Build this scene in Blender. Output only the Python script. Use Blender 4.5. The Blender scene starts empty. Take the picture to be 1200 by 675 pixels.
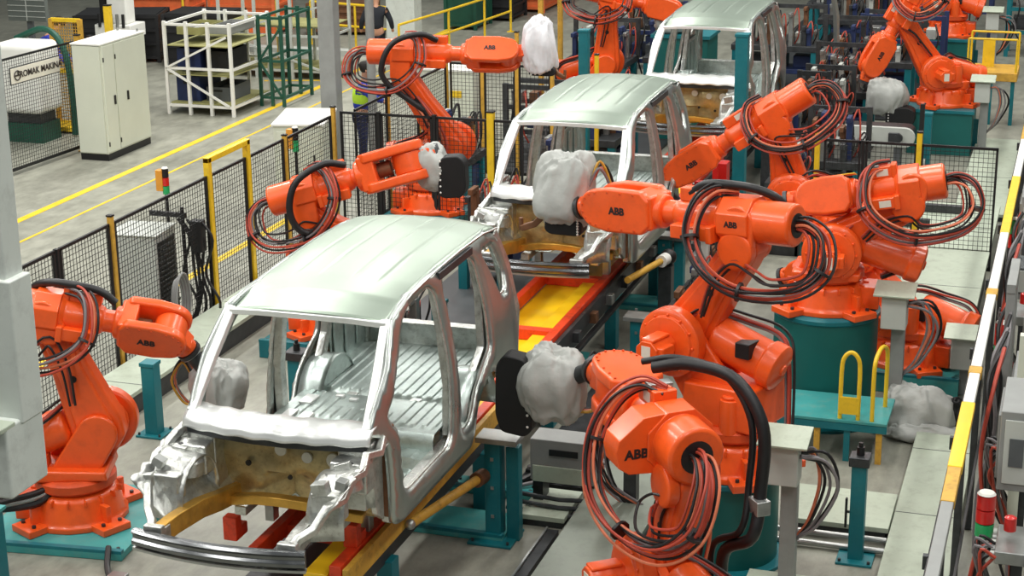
import bpy, bmesh, math, random
import numpy as np
from mathutils import Vector, Matrix, noise
from mathutils.geometry import delaunay_2d_cdt
random.seed(7)
PI = math.pi
COL = bpy.context.scene.collection

# ------------------------------------------------------------------ camera
def build_camera():
    f, pitch, yaw, roll = 2056.7, .30123, .31804, -.012215
    cy, sy, cp, sp = math.cos(yaw), math.sin(yaw), math.cos(pitch), math.sin(pitch)
    fw = Vector((-sy*cp, cy*cp, -sp)); r = Vector((cy, sy, 0)); u = r.cross(fw)
    cr, sr = math.cos(roll), math.sin(roll)
    r2 = r*cr + u*sr; u2 = u*cr - r*sr
    cam = bpy.data.cameras.new('camera'); o = bpy.data.objects.new('camera', cam); COL.objects.link(o)
    cam.sensor_width = 36; cam.lens = f/1200*36; cam.clip_end = 200; cam.clip_start = .1
    m = Matrix((( r2.x, u2.x, -fw.x, 5.589), (r2.y, u2.y, -fw.y, 0), (r2.z, u2.z, -fw.z, 7.0), (0, 0, 0, 1)))
    o.matrix_world = m
    bpy.context.scene.camera = o
build_camera()

# ------------------------------------------------------------------ light and exposure
S = bpy.context.scene
S.view_settings.view_transform = 'Standard'; S.view_settings.look = 'None'
S.view_settings.gamma = 1.0; S.view_settings.exposure = -0.28
try: S.view_settings.use_curve_mapping = False
except Exception: pass
w = bpy.data.worlds.new('hall_light'); S.world = w; w.use_nodes = True
w.node_tree.nodes['Background'].inputs[0].default_value = (.80, .88, .90, 1)
w.node_tree.nodes['Background'].inputs[1].default_value = .20
def area(x, y, z, sx, sy, power, col=(1, .98, .93), rot=(0, 0, 0)):
    L = bpy.data.lights.new('hall_lamp', 'AREA'); L.shape = 'RECTANGLE'; L.size = sx; L.size_y = sy
    L.energy = power; L.color = col
    o = bpy.data.objects.new('hall_lamp', L); COL.objects.link(o); o.location = (x, y, z); o.rotation_euler = rot
for ly in (4, 11, 18, 25, 32, 39):
    for lx in (-11, -4.5, 2, 8):
        area(lx, ly, 10.5, 1.0, 3.6, 360 if lx > -9 else 700)  # left row made stronger, added to stand in for daylight on the aisle

# ------------------------------------------------------------------ materials
def lin(c):
    return tuple((v/12.92 if v <= .04045 else ((v+.055)/1.055)**2.4) for v in [q/255 for q in c])
MATS = {}
def mat(name, rgb, rough=.5, metal=0.0, var=.12, scale=6.0, bump=0.0, bscale=40.0, rvar=.1, coat=0.0, dirt=None, dirt_amt=0.0):
    m = bpy.data.materials.new(name); m.use_nodes = True
    nt = m.node_tree; N = nt.nodes; L = nt.links
    b = N['Principled BSDF']; c = lin(rgb)
    tc = N.new('ShaderNodeTexCoord'); nz = N.new('ShaderNodeTexNoise')
    nz.inputs['Scale'].default_value = scale; nz.inputs['Detail'].default_value = 5; nz.inputs['Roughness'].default_value = .6
    L.new(tc.outputs['Object'], nz.inputs['Vector'])
    rmp = N.new('ShaderNodeValToRGB')
    lo = tuple(v*(1-var) for v in c); hi = tuple(min(1, v*(1+var)) for v in c)
    rmp.color_ramp.elements[0].position = .3; rmp.color_ramp.elements[1].position = .7
    rmp.color_ramp.elements[0].color = (*lo, 1); rmp.color_ramp.elements[1].color = (*hi, 1)
    L.new(nz.outputs['Fac'], rmp.inputs['Fac'])
    out = rmp.outputs['Color']
    if dirt:
        n2 = N.new('ShaderNodeTexNoise'); n2.inputs['Scale'].default_value = scale*2.3; n2.inputs['Detail'].default_value = 8
        n2.inputs['Roughness'].default_value = .75
        L.new(tc.outputs['Object'], n2.inputs['Vector'])
        r2 = N.new('ShaderNodeValToRGB'); r2.color_ramp.elements[0].position = .5; r2.color_ramp.elements[1].position = .68
        r2.color_ramp.elements[1].color = (dirt_amt,)*3 + (1,); r2.color_ramp.elements[0].color = (0, 0, 0, 1)
        L.new(n2.outputs['Fac'], r2.inputs['Fac'])
        mx = N.new('ShaderNodeMix'); mx.data_type = 'RGBA'
        L.new(r2.outputs['Color'], mx.inputs['Factor']); L.new(out, mx.inputs['A']); mx.inputs['B'].default_value = (*lin(dirt), 1)
        out = mx.outputs['Result']
    L.new(out, b.inputs['Base Color'])
    mr = N.new('ShaderNodeMapRange'); mr.inputs['To Min'].default_value = max(.02, rough-rvar); mr.inputs['To Max'].default_value = min(1, rough+rvar)
    L.new(nz.outputs['Fac'], mr.inputs['Value']); L.new(mr.outputs['Result'], b.inputs['Roughness'])
    b.inputs['Metallic'].default_value = metal
    if coat: b.inputs['Coat Weight'].default_value = coat; b.inputs['Coat Roughness'].default_value = .15
    if bump:
        n3 = N.new('ShaderNodeTexNoise'); n3.inputs['Scale'].default_value = bscale; n3.inputs['Detail'].default_value = 4
        L.new(tc.outputs['Object'], n3.inputs['Vector'])
        bp = N.new('ShaderNodeBump'); bp.inputs['Strength'].default_value = bump; bp.inputs['Distance'].default_value = .02
        L.new(n3.outputs['Fac'], bp.inputs['Height']); L.new(bp.outputs['Normal'], b.inputs['Normal'])
    MATS[name] = m; return m
mat('orange', (243, 92, 28), .36, 0, .08, 3, rvar=.08, coat=.3, dirt=(190, 70, 28), dirt_amt=.3)
mat('orange_dark', (214, 78, 28), .5, 0, .15, 6)
mat('teal', (6, 108, 118), .45, 0, .12, 3, dirt=(60, 130, 125), dirt_amt=.3)
mat('teal_light', (60, 150, 148), .5, 0, .12, 3, dirt=(110, 150, 140), dirt_amt=.5)
mat('teal_dark', (4, 92, 88), .5, 0, .10, 2)
mat('yellow', (236, 196, 40), .45, 0, .08, 4, dirt=(150, 120, 50), dirt_amt=.3)
mat('yellow_dull', (206, 160, 60), .55, 0, .15, 5, dirt=(120, 85, 40), dirt_amt=.5)
mat('conveyor_yellow', (250, 200, 20), .35, 0, .06, 3, coat=.2)
mat('conveyor_red', (226, 66, 28), .4, 0, .1, 3, dirt=(120, 40, 25), dirt_amt=.5)
mat('black', (22, 22, 24), .5, 0, .2, 6)
mat('rubber', (26, 25, 27), .45, 0, .3, 10)
mat('hose_red', (176, 66, 48), .5, 0, .15, 10)
mat('hose_grey', (120, 116, 118), .5, 0, .15, 10)
mat('hose_pink', (216, 120, 86), .5, 0, .15, 10)
mat('bodysteel', (166, 180, 166), .36, .72, .04, 2.0, rvar=.05)
mat('body_side', (176, 182, 178), .30, .85, .08, 3, rvar=.07)
mat('galvanised', (206, 208, 204), .34, .85, .22, 9, bump=.25, bscale=25, dirt=(120, 110, 96), dirt_amt=.45)
mat('floor_steel', (188, 200, 196), .38, .8, .12, 5, bump=.1, bscale=20, dirt=(110, 125, 120), dirt_amt=.4)
mat('cowl_steel', (238, 240, 238), .35, .55, .05, 4, bump=.15, bscale=14)  # whitened steel: the cowl's glossy reflection is put into the colour
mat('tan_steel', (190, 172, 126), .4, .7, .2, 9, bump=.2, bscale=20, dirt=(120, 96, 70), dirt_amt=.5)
mat('yellow_reflection_steel', (206, 160, 74), .4, .7, .2, 9, bump=.2, bscale=20)  # bare metal with the reflected yellow put into its base colour
mat('chrome_dark', (120, 122, 124), .22, .95, .15, 6)
mat('steel', (170, 172, 170), .35, .8, .15, 8)
mat('dark_steel', (70, 72, 74), .45, .6, .3, 8)
mat('rust_steel', (120, 84, 60), .55, .5, .3, 9)
mat('grey', (140, 142, 140), .5, 0, .1, 5)
mat('grey_dark', (84, 88, 90), .5, 0, .15, 5)
mat('grey_light', (186, 190, 184), .5, 0, .06, 3)
mat('white', (232, 232, 226), .5, 0, .04, 4)
mat('column_white', (206, 212, 206), .5, 0, .05, 3, dirt=(150, 152, 148), dirt_amt=.35)
mat('cabinet', (206, 210, 194), .45, 0, .04, 2)
mat('platform', (182, 192, 174), .5, .1, .06, 3, dirt=(150, 156, 140), dirt_amt=.5)
mat('platform_dark', (136, 144, 132), .4, .3, .08, 3, dirt=(110, 116, 108), dirt_amt=.4)
mat('cloth', (176, 178, 174), .55, .05, .1, 4, bump=.35, bscale=14)
mat('cloth_white', (226, 226, 230), .5, .05, .1, 4, bump=.35, bscale=14)
mat('cloth_black', (14, 14, 16), .6, 0, .2, 6)
mat('red', (206, 34, 30), .35, 0, .1, 6, coat=.4)
mat('green', (40, 170, 100), .35, 0, .1, 6, coat=.3)
mat('amber', (222, 150, 50), .35, 0, .1, 6, coat=.3)
mat('hivis', (196, 240, 60), .7, 0, .1, 6)
mat('navy', (30, 40, 84), .8, 0, .2, 6)
mat('blue_cloth', (36, 56, 170), .8, 0, .2, 6)
mat('dark_cloth', (22, 26, 34), .85, 0, .2, 6)
mat('skin', (190, 140, 112), .6, 0, .06, 10)
mat('hair', (30, 24, 20), .7, 0, .2, 20)
mat('dark_green', (26, 78, 62), .5, 0, .15, 4)
mat('crate_orange', (226, 112, 62), .55, 0, .12, 4)
mat('crate_black', (26, 26, 28), .6, 0, .2, 4)
mat('crate_blue', (28, 44, 86), .55, 0, .2, 4)
mat('label_white', (226, 222, 208), .5, 0, .04, 20)
mat('ink', (36, 26, 26), .6, 0, .05, 20)
mat('screen', (98, 104, 100), .35, 0, .05, 3)
mat('olive', (150, 148, 96), .6, 0, .12, 5)

def floor_material():
    m = bpy.data.materials.new('concrete'); m.use_nodes = True; nt = m.node_tree; N = nt.nodes; L = nt.links
    b = N['Principled BSDF']; tc = N.new('ShaderNodeTexCoord')
    n1 = N.new('ShaderNodeTexNoise'); n1.inputs['Scale'].default_value = .35; n1.inputs['Detail'].default_value = 6
    n2 = N.new('ShaderNodeTexNoise'); n2.inputs['Scale'].default_value = 3.5; n2.inputs['Detail'].default_value = 9; n2.inputs['Roughness'].default_value = .7
    mp = N.new('ShaderNodeMapping'); mp.inputs['Scale'].default_value = (1.3, .6, 1)
    L.new(tc.outputs['Object'], n1.inputs['Vector']); L.new(tc.outputs['Object'], mp.inputs['Vector']); L.new(mp.outputs['Vector'], n2.inputs['Vector'])
    r = N.new('ShaderNodeValToRGB'); e = r.color_ramp.elements
    e[0].position = .35; e[1].position = .66; e[0].color = (*lin((112, 112, 102)), 1); e[1].color = (*lin((168, 168, 154)), 1)
    mx = N.new('ShaderNodeMix'); mx.data_type = 'FLOAT'; mx.inputs['Factor'].default_value = .55
    L.new(n1.outputs['Fac'], mx.inputs['A']); L.new(n2.outputs['Fac'], mx.inputs['B']); L.new(mx.outputs['Result'], r.inputs['Fac'])
    L.new(r.outputs['Color'], b.inputs['Base Color'])
    mr = N.new('ShaderNodeMapRange'); mr.inputs['To Min'].default_value = .32; mr.inputs['To Max'].default_value = .6
    L.new(n2.outputs['Fac'], mr.inputs['Value']); L.new(mr.outputs['Result'], b.inputs['Roughness'])
    MATS['concrete'] = m
floor_material()

# ------------------------------------------------------------------ mesh helpers
def basis(axis, side=None):
    a = Vector(axis).normalized()
    s = Vector(side) if side else (Vector((0, 0, 1)) if abs(a.z) < .9 else Vector((1, 0, 0)))
    s = (s - a*s.dot(a)).normalized()
    t = a.cross(s)
    return a, s, t
def frame(origin, x, y):
    x = Vector(x).normalized(); y = Vector(y); y = (y - x*y.dot(x)).normalized(); z = x.cross(y)
    return Matrix(((x.x, y.x, z.x, origin[0]), (x.y, y.y, z.y, origin[1]), (x.z, y.z, z.z, origin[2]), (0, 0, 0, 1)))
def catmull(P, n=6):
    P = [Vector(p) for p in P]
    if len(P) < 3: return P
    Q = [P[0]*2-P[1]] + P + [P[-1]*2-P[-2]]; out = []
    for i in range(1, len(Q)-2):
        a, b, c, d = Q[i-1], Q[i], Q[i+1], Q[i+2]
        for k in range(n):
            t = k/n
            out.append(.5*((2*b)+(c-a)*t+(2*a-5*b+4*c-d)*t*t+(3*b-a-3*c+d)*t**3))
    out.append(P[-1]); return out
def circ(cx, cy, r, n=24, a0=0, a1=2*PI):
    full = abs(a1-a0-2*PI) < 1e-6
    return [(cx+r*math.cos(a0+(a1-a0)*i/(n if full else n-1)), cy+r*math.sin(a0+(a1-a0)*i/(n if full else n-1))) for i in range(n)]
def hull2(pts):
    pts = sorted(set((round(x, 5), round(y, 5)) for x, y in pts))
    def half(ps):
        h = []
        for p in ps:
            while len(h) >= 2 and (h[-1][0]-h[-2][0])*(p[1]-h[-2][1])-(h[-1][1]-h[-2][1])*(p[0]-h[-2][0]) <= 0: h.pop()
            h.append(p)
        return h
    a = half(pts); b = half(pts[::-1]); return a[:-1]+b[:-1]
class MB:
    def __init__(s, M=None): s.v = []; s.f = []; s.M = M or Matrix()
    def add(s, vs, fs):
        k = len(s.v); s.v += [s.M @ Vector(v) for v in vs]; s.f += [tuple(i+k for i in f) for f in fs]; return s
    def box(s, c, d, R=None):
        x, y, z = d[0]/2, d[1]/2, d[2]/2; c = Vector(c)
        vs = [Vector((i*x, j*y, k*z)) for i in (-1, 1) for j in (-1, 1) for k in (-1, 1)]
        if R is not None: vs = [R @ v for v in vs]
        return s.add([c+v for v in vs], [(0, 1, 3, 2), (4, 6, 7, 5), (0, 4, 5, 1), (2, 3, 7, 6), (0, 2, 6, 4), (1, 5, 7, 3)])
    def bar(s, a, b, w, h=None, up=(0, 0, 1)):
        a = Vector(a); b = Vector(b); h = h or w; d = b-a; L = d.length
        if L < 1e-6: return s
        x = d/L; u = Vector(up); 
        if abs(x.dot(u)) > .97: u = Vector((0, 1, 0))
        y = u.cross(x).normalized(); z = x.cross(y)
        R = Matrix((x, y, z)).transposed()
        return s.box((a+b)/2, (L, w, h), R)
    def prism(s, poly, t0, t1, plane='xz'):
        # poly in plane, extruded along the remaining axis
        def P(p, t):
            return {'xz': (p[0], t, p[1]), 'xy': (p[0], p[1], t), 'yz': (t, p[0], p[1])}[plane]
        n = len(poly); vs = [P(p, t0) for p in poly]+[P(p, t1) for p in poly]
        fs = [tuple(range(n))[::-1], tuple(range(n, 2*n))]+[(i, (i+1) % n, n+(i+1) % n, n+i) for i in range(n)]
        return s.add(vs, fs)
    def lathe(s, prof, o=(0, 0, 0), axis=(0, 0, 1), n=24, caps=True):
        a, p, q = basis(axis); o = Vector(o); vs = []; fs = []
        for r, h in prof:
            for i in range(n):
                t = 2*PI*i/n; vs.append(o+a*h+(p*math.cos(t)+q*math.sin(t))*r)
        for j in range(len(prof)-1):
            for i in range(n):
                k = (i+1) % n; fs.append((j*n+i, j*n+k, (j+1)*n+k, (j+1)*n+i))
        if caps: fs.append(tuple(range(n))[::-1]); m = (len(prof)-1)*n; fs.append(tuple(range(m, m+n)))
        return s.add(vs, fs)
    def cyl(s, a, b, r, r2=None, n=20):
        a = Vector(a); b = Vector(b); L = (b-a).length
        return s.lathe([(r, 0), (r if r2 is None else r2, L)], a, b-a, n)
    def tube(s, path, r, n=8, closed=False):
        P = [Vector(p) for p in path]; m = len(P); vs = []; fs = []
        T = [(P[min(i+1, m-1)]-P[max(i-1, 0)]).normalized() for i in range(m)]
        if closed: T = [(P[(i+1) % m]-P[i-1]).normalized() for i in range(m)]
        _, nrm, _ = basis(T[0])
        for i in range(m):
            nrm = nrm - T[i]*nrm.dot(T[i])
            if nrm.length < 1e-6: _, nrm, _ = basis(T[i])
            nrm.normalize(); bn = T[i].cross(nrm); rr = r[i] if isinstance(r, (list, tuple)) else r
            for k in range(n):
                t = 2*PI*k/n; vs.append(P[i]+(nrm*math.cos(t)+bn*math.sin(t))*rr)
        for i in range(m if closed else m-1):
            j = (i+1) % m
            for k in range(n):
                q = (k+1) % n; fs.append((i*n+k, i*n+q, j*n+q, j*n+k))
        if not closed: fs.append(tuple(range(n))[::-1]); fs.append(tuple(range((m-1)*n, m*n)))
        return s.add(vs, fs)
    def sweep(s, path, prof, side=(1, 0, 0), scale=None):
        # prof: list of (a,b) offsets along side and the binormal
        P = [Vector(p) for p in path]; m = len(P); n = len(prof); vs = []; fs = []
        for i in range(m):
            T = (P[min(i+1, m-1)]-P[max(i-1, 0)]).normalized(); sd = Vector(side); sd = (sd-T*sd.dot(T)).normalized(); bn = T.cross(sd)
            k = scale[i] if scale else 1
            for a, b in prof: vs.append(P[i]+sd*a*k+bn*b*k)
        for i in range(m-1):
            for k in range(n):
                q = (k+1) % n; fs.append((i*n+k, i*n+q, (i+1)*n+q, (i+1)*n+k))
        fs.append(tuple(range(n))[::-1]); fs.append(tuple(range((m-1)*n, m*n)))
        return s.add(vs, fs)
    def grid(s, fn, nu, nv):
        vs = [fn(i/nu, j/nv) for j in range(nv+1) for i in range(nu+1)]
        fs = [(j*(nu+1)+i, j*(nu+1)+i+1, (j+1)*(nu+1)+i+1, (j+1)*(nu+1)+i) for j in range(nv) for i in range(nu)]
        return s.add(vs, fs)
    def sphere(s, c, r, nu=16, nv=10, sc=(1, 1, 1)):
        c = Vector(c)
        prof = []
        vs = [c+Vector((0, 0, -r*sc[2]))]; fs = []
        for j in range(1, nv):
            a = -PI/2+PI*j/nv
            for i in range(nu):
                t = 2*PI*i/nu; vs.append(c+Vector((r*sc[0]*math.cos(a)*math.cos(t), r*sc[1]*math.cos(a)*math.sin(t), r*sc[2]*math.sin(a))))
        vs.append(c+Vector((0, 0, r*sc[2]))); L = len(vs)-1
        for i in range(nu):
            k = (i+1) % nu; fs.append((0, 1+k, 1+i)); fs.append((L, 1+(nv-2)*nu+i, 1+(nv-2)*nu+k))
            for j in range(nv-2): fs.append((1+j*nu+i, 1+j*nu+k, 1+(j+1)*nu+k, 1+(j+1)*nu+i))
        return s.add(vs, fs)
    def build(s, name, material, parent=None, bevel=0, smooth=True, solid=0, M=None, segs=2, off=0, angle=40):
        me = bpy.data.meshes.new(name); me.from_pydata([tuple(v) for v in s.v], [], s.f); me.update()
        bm = bmesh.new(); bm.from_mesh(me); bmesh.ops.recalc_face_normals(bm, faces=bm.faces); bm.to_mesh(me); bm.free()
        me.materials.append(MATS[material] if isinstance(material, str) else material)
        o = bpy.data.objects.new(name, me); COL.objects.link(o)
        if parent: o.parent = parent
        if M is not None: o.matrix_basis = M
        if smooth:
            me.polygons.foreach_set('use_smooth', [True]*len(me.polygons))
            if not bevel: me.set_sharp_from_angle(angle=math.radians(angle))
        if solid:
            k = o.modifiers.new('s', 'SOLIDIFY'); k.thickness = solid; k.offset = off
        if bevel:
            k = o.modifiers.new('b', 'BEVEL'); k.width = bevel; k.segments = segs; k.limit_method = 'ANGLE'; k.angle_limit = math.radians(35)
            if smooth: o.modifiers.new('w', 'WEIGHTED_NORMAL')
        return o
def tag(o, label=None, cat=None, group=None, kind=None):
    if label: o['label'] = label
    if cat: o['category'] = cat
    if group: o['group'] = group
    if kind: o['kind'] = kind
    return o
def thing(name, label, cat, loc=(0, 0, 0), rz=0, group=None):
    o = bpy.data.objects.new(name, None); COL.objects.link(o); o.empty_display_size = .1
    o.location = loc; o.rotation_euler = (0, 0, rz); return tag(o, label, cat, group)
def copy_thing(root, loc, rz=0, label=None, group=None):
    def rec(o, p):
        c = o.copy(); COL.objects.link(c)
        if p: c.parent = p
        for k in list(o.children): rec(k, c)
        return c
    c = rec(root, None); c.location = loc; c.rotation_euler = (0, 0, rz)
    if label: c['label'] = label
    if group: c['group'] = group
    return c
def lettering(name, s, size, material, parent, M, ext=.002, bold=0.0):
    cu = bpy.data.curves.new(name, 'FONT'); cu.body = s; cu.size = size; cu.extrude = ext; cu.offset = bold; cu.align_x = 'CENTER'; cu.align_y = 'CENTER'
    cu.resolution_u = 3
    t = bpy.data.objects.new(name, cu); COL.objects.link(t)
    me = bpy.data.meshes.new_from_object(t.evaluated_get(bpy.context.evaluated_depsgraph_get()))
    bpy.data.objects.remove(t)
    me.materials.clear(); me.materials.append(MATS[material]); me.name = name
    o = bpy.data.objects.new(name, me); COL.objects.link(o); o.parent = parent; o.matrix_basis = M
    return o
# ------------------------------------------------------------------ industrial robots
def strands(paths, n, r, spread, parent, name='cable', cols=('hose_red', 'rubber', 'hose_pink', 'hose_red', 'rubber', 'hose_grey', 'hose_red'), seed=0, res=6):
    rnd = random.Random(seed); P = catmull(paths, res); m = len(P)
    T = [(P[min(i+1, m-1)]-P[max(i-1, 0)]).normalized() for i in range(m)]
    for k in range(n):
        a = 2*PI*k/n+rnd.random()*.6; d = spread*(.35+.65*rnd.random()); ph = rnd.random()*6; wob = rnd.uniform(.3, 1.0)
        _, nrm, _ = basis(T[0]); pts = []
        for i in range(m):
            nrm = nrm-T[i]*nrm.dot(T[i]); nrm.normalize(); bn = T[i].cross(nrm)
            w_ = d*(1+wob*.9*math.sin(PI*i/(m-1))); tw = a+.5*math.sin(ph+i*.12)
            pts.append(P[i]+nrm*math.cos(tw)*w_+bn*math.sin(tw)*w_)
        MB().tube(pts, r, 6).build(name, cols[k % len(cols)], parent)

FL = {}
def robot(label, base, az, j2, j3, j5, rear, roll=0, logo=('wrist',), pedestal=None, tilt=0, ms=1, hs=1, ws=1.15, rs=1.0, seed=0, ncab=7, cabs=True, arm=True, hose=True, name='industrial_robot', loop=1.0, tint='orange'):
    R = thing(name, label, 'robot', base, math.radians(az))
    rnd = random.Random(seed)
    O = tint
    # ---- base
    b = MB()
    b.lathe([(.47, 0), (.47, .05), (.43, .09), (.40, .26), (.37, .30), (.30, .33)], n=16)
    for k in range(4):
        a = PI/4+k*PI/2; c, s_ = math.cos(a), math.sin(a); Rm = Matrix.Rotation(a, 3, 'Z')
        b.box((c*.50, s_*.50, .035), (.26, .30, .07), Rm)
        b.box((c*.42, s_*.42, .12), (.18, .05, .22), Rm)
    for k in range(16):
        a = 2*PI*k/16; b.box((math.cos(a)*.38, math.sin(a)*.38, .27), (.1, .02, .06), Matrix.Rotation(a, 3, 'Z'))
    b.box((-.42, 0, .16), (.26, .34, .24))
    b.build('base', O, R, bevel=.012)
    for k in range(4):
        for q in (-.09, .09):
            a = PI/4+k*PI/2; MB().cyl((math.cos(a)*.54-math.sin(a)*q, math.sin(a)*.54+math.cos(a)*q, .06), (math.cos(a)*.54-math.sin(a)*q, math.sin(a)*.54+math.cos(a)*q, .095), .02, n=6).build('base_bolt', 'dark_steel', R)
    # ---- turret
    h = j2[1]; x2 = j2[0]; t = MB()
    t.lathe([(.35, .33), (.38, .36), (.38, .43), (.34, .46)], n=28)
    t.build('axis_ring', 'orange_dark', R)
    t = MB()
    prof = hull2([(-.30, .45), (.30, .45)] + circ(x2, h, .24, 20) + [(-.20, min(.70, h-.1))])
    t.prism(prof, .12, .20); t.prism(hull2([(-.24, .45), (.24, .45)] + circ(x2, h, .19, 20)), -.19, -.13)
    low = hull2([(-.36, .45), (.36, .45), (.34, h-.33), (-.34, h-.30)])
    t.prism(low, -.30, .30)
    t.build('turret', O, R, bevel=.025, segs=3)
    m = MB(); m.cyl((-.12, .27, .42), (-.12, .27, .74), .09, n=16); m.cyl((-.12, .27, .74), (-.12, .27, .77), .07, n=16); m.build('turret_motor', O, R, bevel=.01)
    MB().box((-.18, .10, h+.02), (.14, .20, .14)).build('connector_box', 'black', R, bevel=.01)
    MB().box((-.26, -.12, .60), (.12, .16, .16)).build('brake_box', 'orange_dark', R, bevel=.01)
    MB().box((-.31, 0, .20), (.5, .36, .02)).build('cable_tray', 'dark_steel', R) if False else None
    if not arm: return R
    j2v = Vector((j2[0], 0, j2[1])); j3v = Vector((j3[0], 0, j3[1])); j5v = Vector((j5[0], 0, j5[1])); rv = Vector((rear[0], 0, rear[1]))
    # ---- shoulder gearbox and motor
    g = MB(); g.lathe([(.29, 0), (.31, .02), (.31, .13), (.285, .15), (.25, .155), (.245, .18), (.16, .19)], (j2[0], ms*.19, j2[1]), (0, ms, 0), 36)
    for k in range(12):
        a = 2*PI*k/12; g.cyl((j2[0]+.26*math.cos(a), ms*.33, j2[1]+.26*math.sin(a)), (j2[0]+.26*math.cos(a), ms*.36, j2[1]+.26*math.sin(a)), .014, n=6)
    g.build('shoulder_gearbox', O, R, bevel=.006)
    mo = MB(); mo.prism([(j2[0]+x, j2[1]+z) for x, z in hull2(circ(0, 0, .115, 8, PI/8, PI/8+2*PI))], ms*.36, ms*.68)
    mo.box((j2[0], ms*.53, j2[1]+.11), (.13, .26, .03)); mo.box((j2[0]-.03, ms*.56, j2[1]), (.25, .18, .12))
    mo = mo.build('shoulder_motor', O, R, bevel=.012)
    lb = MB(); lb.box((j2[0]+.0, ms*.682, j2[1]), (.09, .004, .13)); lb.build('warning_label', 'label_white', mo)
    # ---- lower arm
    d = (j3v-j2v).normalized(); q = Vector((-d.z, 0, d.x)); L2 = (j3v-j2v).length
    A = MB(frame(j2v, d, (0, 1, 0)))
    out = []
    ol = [(-.20, .0)]
    up = [(-.21, .10), (-.12, .22), (.05, .25), (.3*L2, .215), (.6*L2, .175), (L2-.1, .17), (L2+.08, .15), (L2+.16, .06)]
    poly = up + [(x, -y) for x, y in up[::-1]]
    A.prism(poly, -.11, .11)
    A.prism([(x*.0+L2*.2+(x-L2*.2)*.9, y*.72) for x, y in poly], -.135, .135)
    arm_o = A.build('lower_arm', O, R, bevel=.03, segs=3)
    for sd in (-1, 1):
        hh = MB(frame(j2v, d, (0, 1, 0))); hh.prism(circ(L2*.52, 0, .035, 12), sd*.135, sd*.140); hh.build('arm_hole', 'black', arm_o)
    g = MB(); g.lathe([(.16, 0), (.17, .02), (.17, .09), (.14, .11)], (j3[0], ms*.11, j3[1]), (0, ms, 0), 28)
    g.build('elbow_gearbox', O, R, bevel=.006)
    # ---- balancing cylinder
    bl = MB(); a0 = j2v+Vector((-.10, ms*.0, .10)); a1 = Vector((j2[0]-.92, -ms*.04, h-.16)); bd = (a1-a0).normalized()
    Lb = (a1-a0).length
    bl.lathe([(.07, 0), (.07, .18), (.16, .2), (.185, .24), (.185, Lb-.16), (.21, Lb-.14), (.21, Lb-.02), (.17, Lb), (.05, Lb+.01), (.05, Lb+.03)], a0, bd, 24)
    bl.build('balancing_cylinder', O, R, bevel=.008)
    # ---- upper arm
    ax = (j5v-rv); Sx = ax.length; ax.normalize(); k = Sx/2.02
    F = frame(rv, ax, (0, 1, 0))       # x forward from the rear end, y lateral, z up
    F = F @ Matrix.Diagonal((1, rs, rs, 1)); U = MB(F)
    U.lathe([(.165, 0), (.185, .02), (.185, .38*k), (.21, .40*k)], axis=(1, 0, 0), n=32)
    oct_ = [(.235*math.cos(a), .225*math.sin(a)) for a in [PI/8+i*PI/4 for i in range(8)]]
    U.prism(oct_, .38*k, .70*k, 'yz')
    if seed == 5: U.prism(hull2([(.08, -.19), (.08, .20), (.24, .19), (.40, .06), (.42, -.02), (.40, -.12), (.33, -.17)]), .40*k, .74*k, 'yz'); U.cyl((.385*k, .16, .10), (.41*k, .16, .10), .03)
    U.lathe([(.20, .70*k), (.16, .76*k), (.15, 1.12*k), (.125, 1.2*k), (.105, 1.22*k), (.105, 1.46*k), (.13, 1.48*k), (.145, 1.56*k)], axis=(1, 0, 0), n=24)
    up_o = U.build('upper_arm', O, R, bevel=.012)
    # mount from arm axis to elbow joint
    mnt = MB(); mid = rv+ax*(.5*k)
    mnt.prism(hull2(circ(j3[0], j3[1], .16, 20)+circ(mid.x, mid.z, .16, 20)), ms*.11, ms*.19); mnt.prism(hull2(circ(j3[0], j3[1], .15, 20)+circ(mid.x, mid.z, .15, 20)), -ms*.19, -ms*.11)
    mnt.build('elbow_housing', O, R, bevel=.02)
    rr = MB(F); rr.lathe([(.105, -.006), (.105, .0)], axis=(1, 0, 0), n=24); rr.build('cable_opening', 'rubber', up_o)
    # wrist motors, lie along the arm
    for (yy, zz, nm) in ((ms*.20, -.10, 'wrist_motor'), (-ms*.17, -.12, 'wrist_motor'), (ms*.02, .19, 'wrist_motor')):
        w_ = MB(F); w_.box((.93*k, yy, zz), (.44*k, .13, .12)); w_.box((.74*k, yy, zz), (.06, .16, .15)); w_.box((1.13*k, yy, zz), (.05, .10, .10))
        w_ = w_.build(nm, O, R, bevel=.012)
        l_ = MB(F); l_.box((.92*k, yy+ms*.066, zz), (.12, .004, .07)); l_.build('motor_label', 'label_white', w_)
    # ---- wrist fork
    W = frame(rv+ax*(Sx), ax, (0, 1, 0)) @ Matrix.Rotation(roll, 4, 'X') @ Matrix.Scale(ws, 4)   # origin at J5
    kk = min(1.0, k*1.02)/ws**.5
    wb = MB(W); side = hull2(circ(0, 0, .155, 24)+[(-.46*kk, .17), (-.46*kk, -.17), (-.54*kk, .10), (-.54*kk, -.10), (-.1, .175), (-.1, -.175)])
    wb.prism(side, .085, .17); wb.prism(side, -.17, -.085)
    wb.prism(hull2([(-.56*kk, -.13), (-.56*kk, .13), (-.36*kk, .16), (-.36*kk, -.16)]), -.15, .15)
    wb.lathe([(.13, -.62*kk), (.14, -.5*kk)], axis=(1, 0, 0))
    wo = wb.build('wrist_housing', O, R, bevel=.028, segs=3)
    mo = MB(W); mo.cyl((-.38*kk, 0, 0), (-.15, 0, 0), .065, n=16); mo.build('wrist_drive', 'rust_steel', wo)
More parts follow.
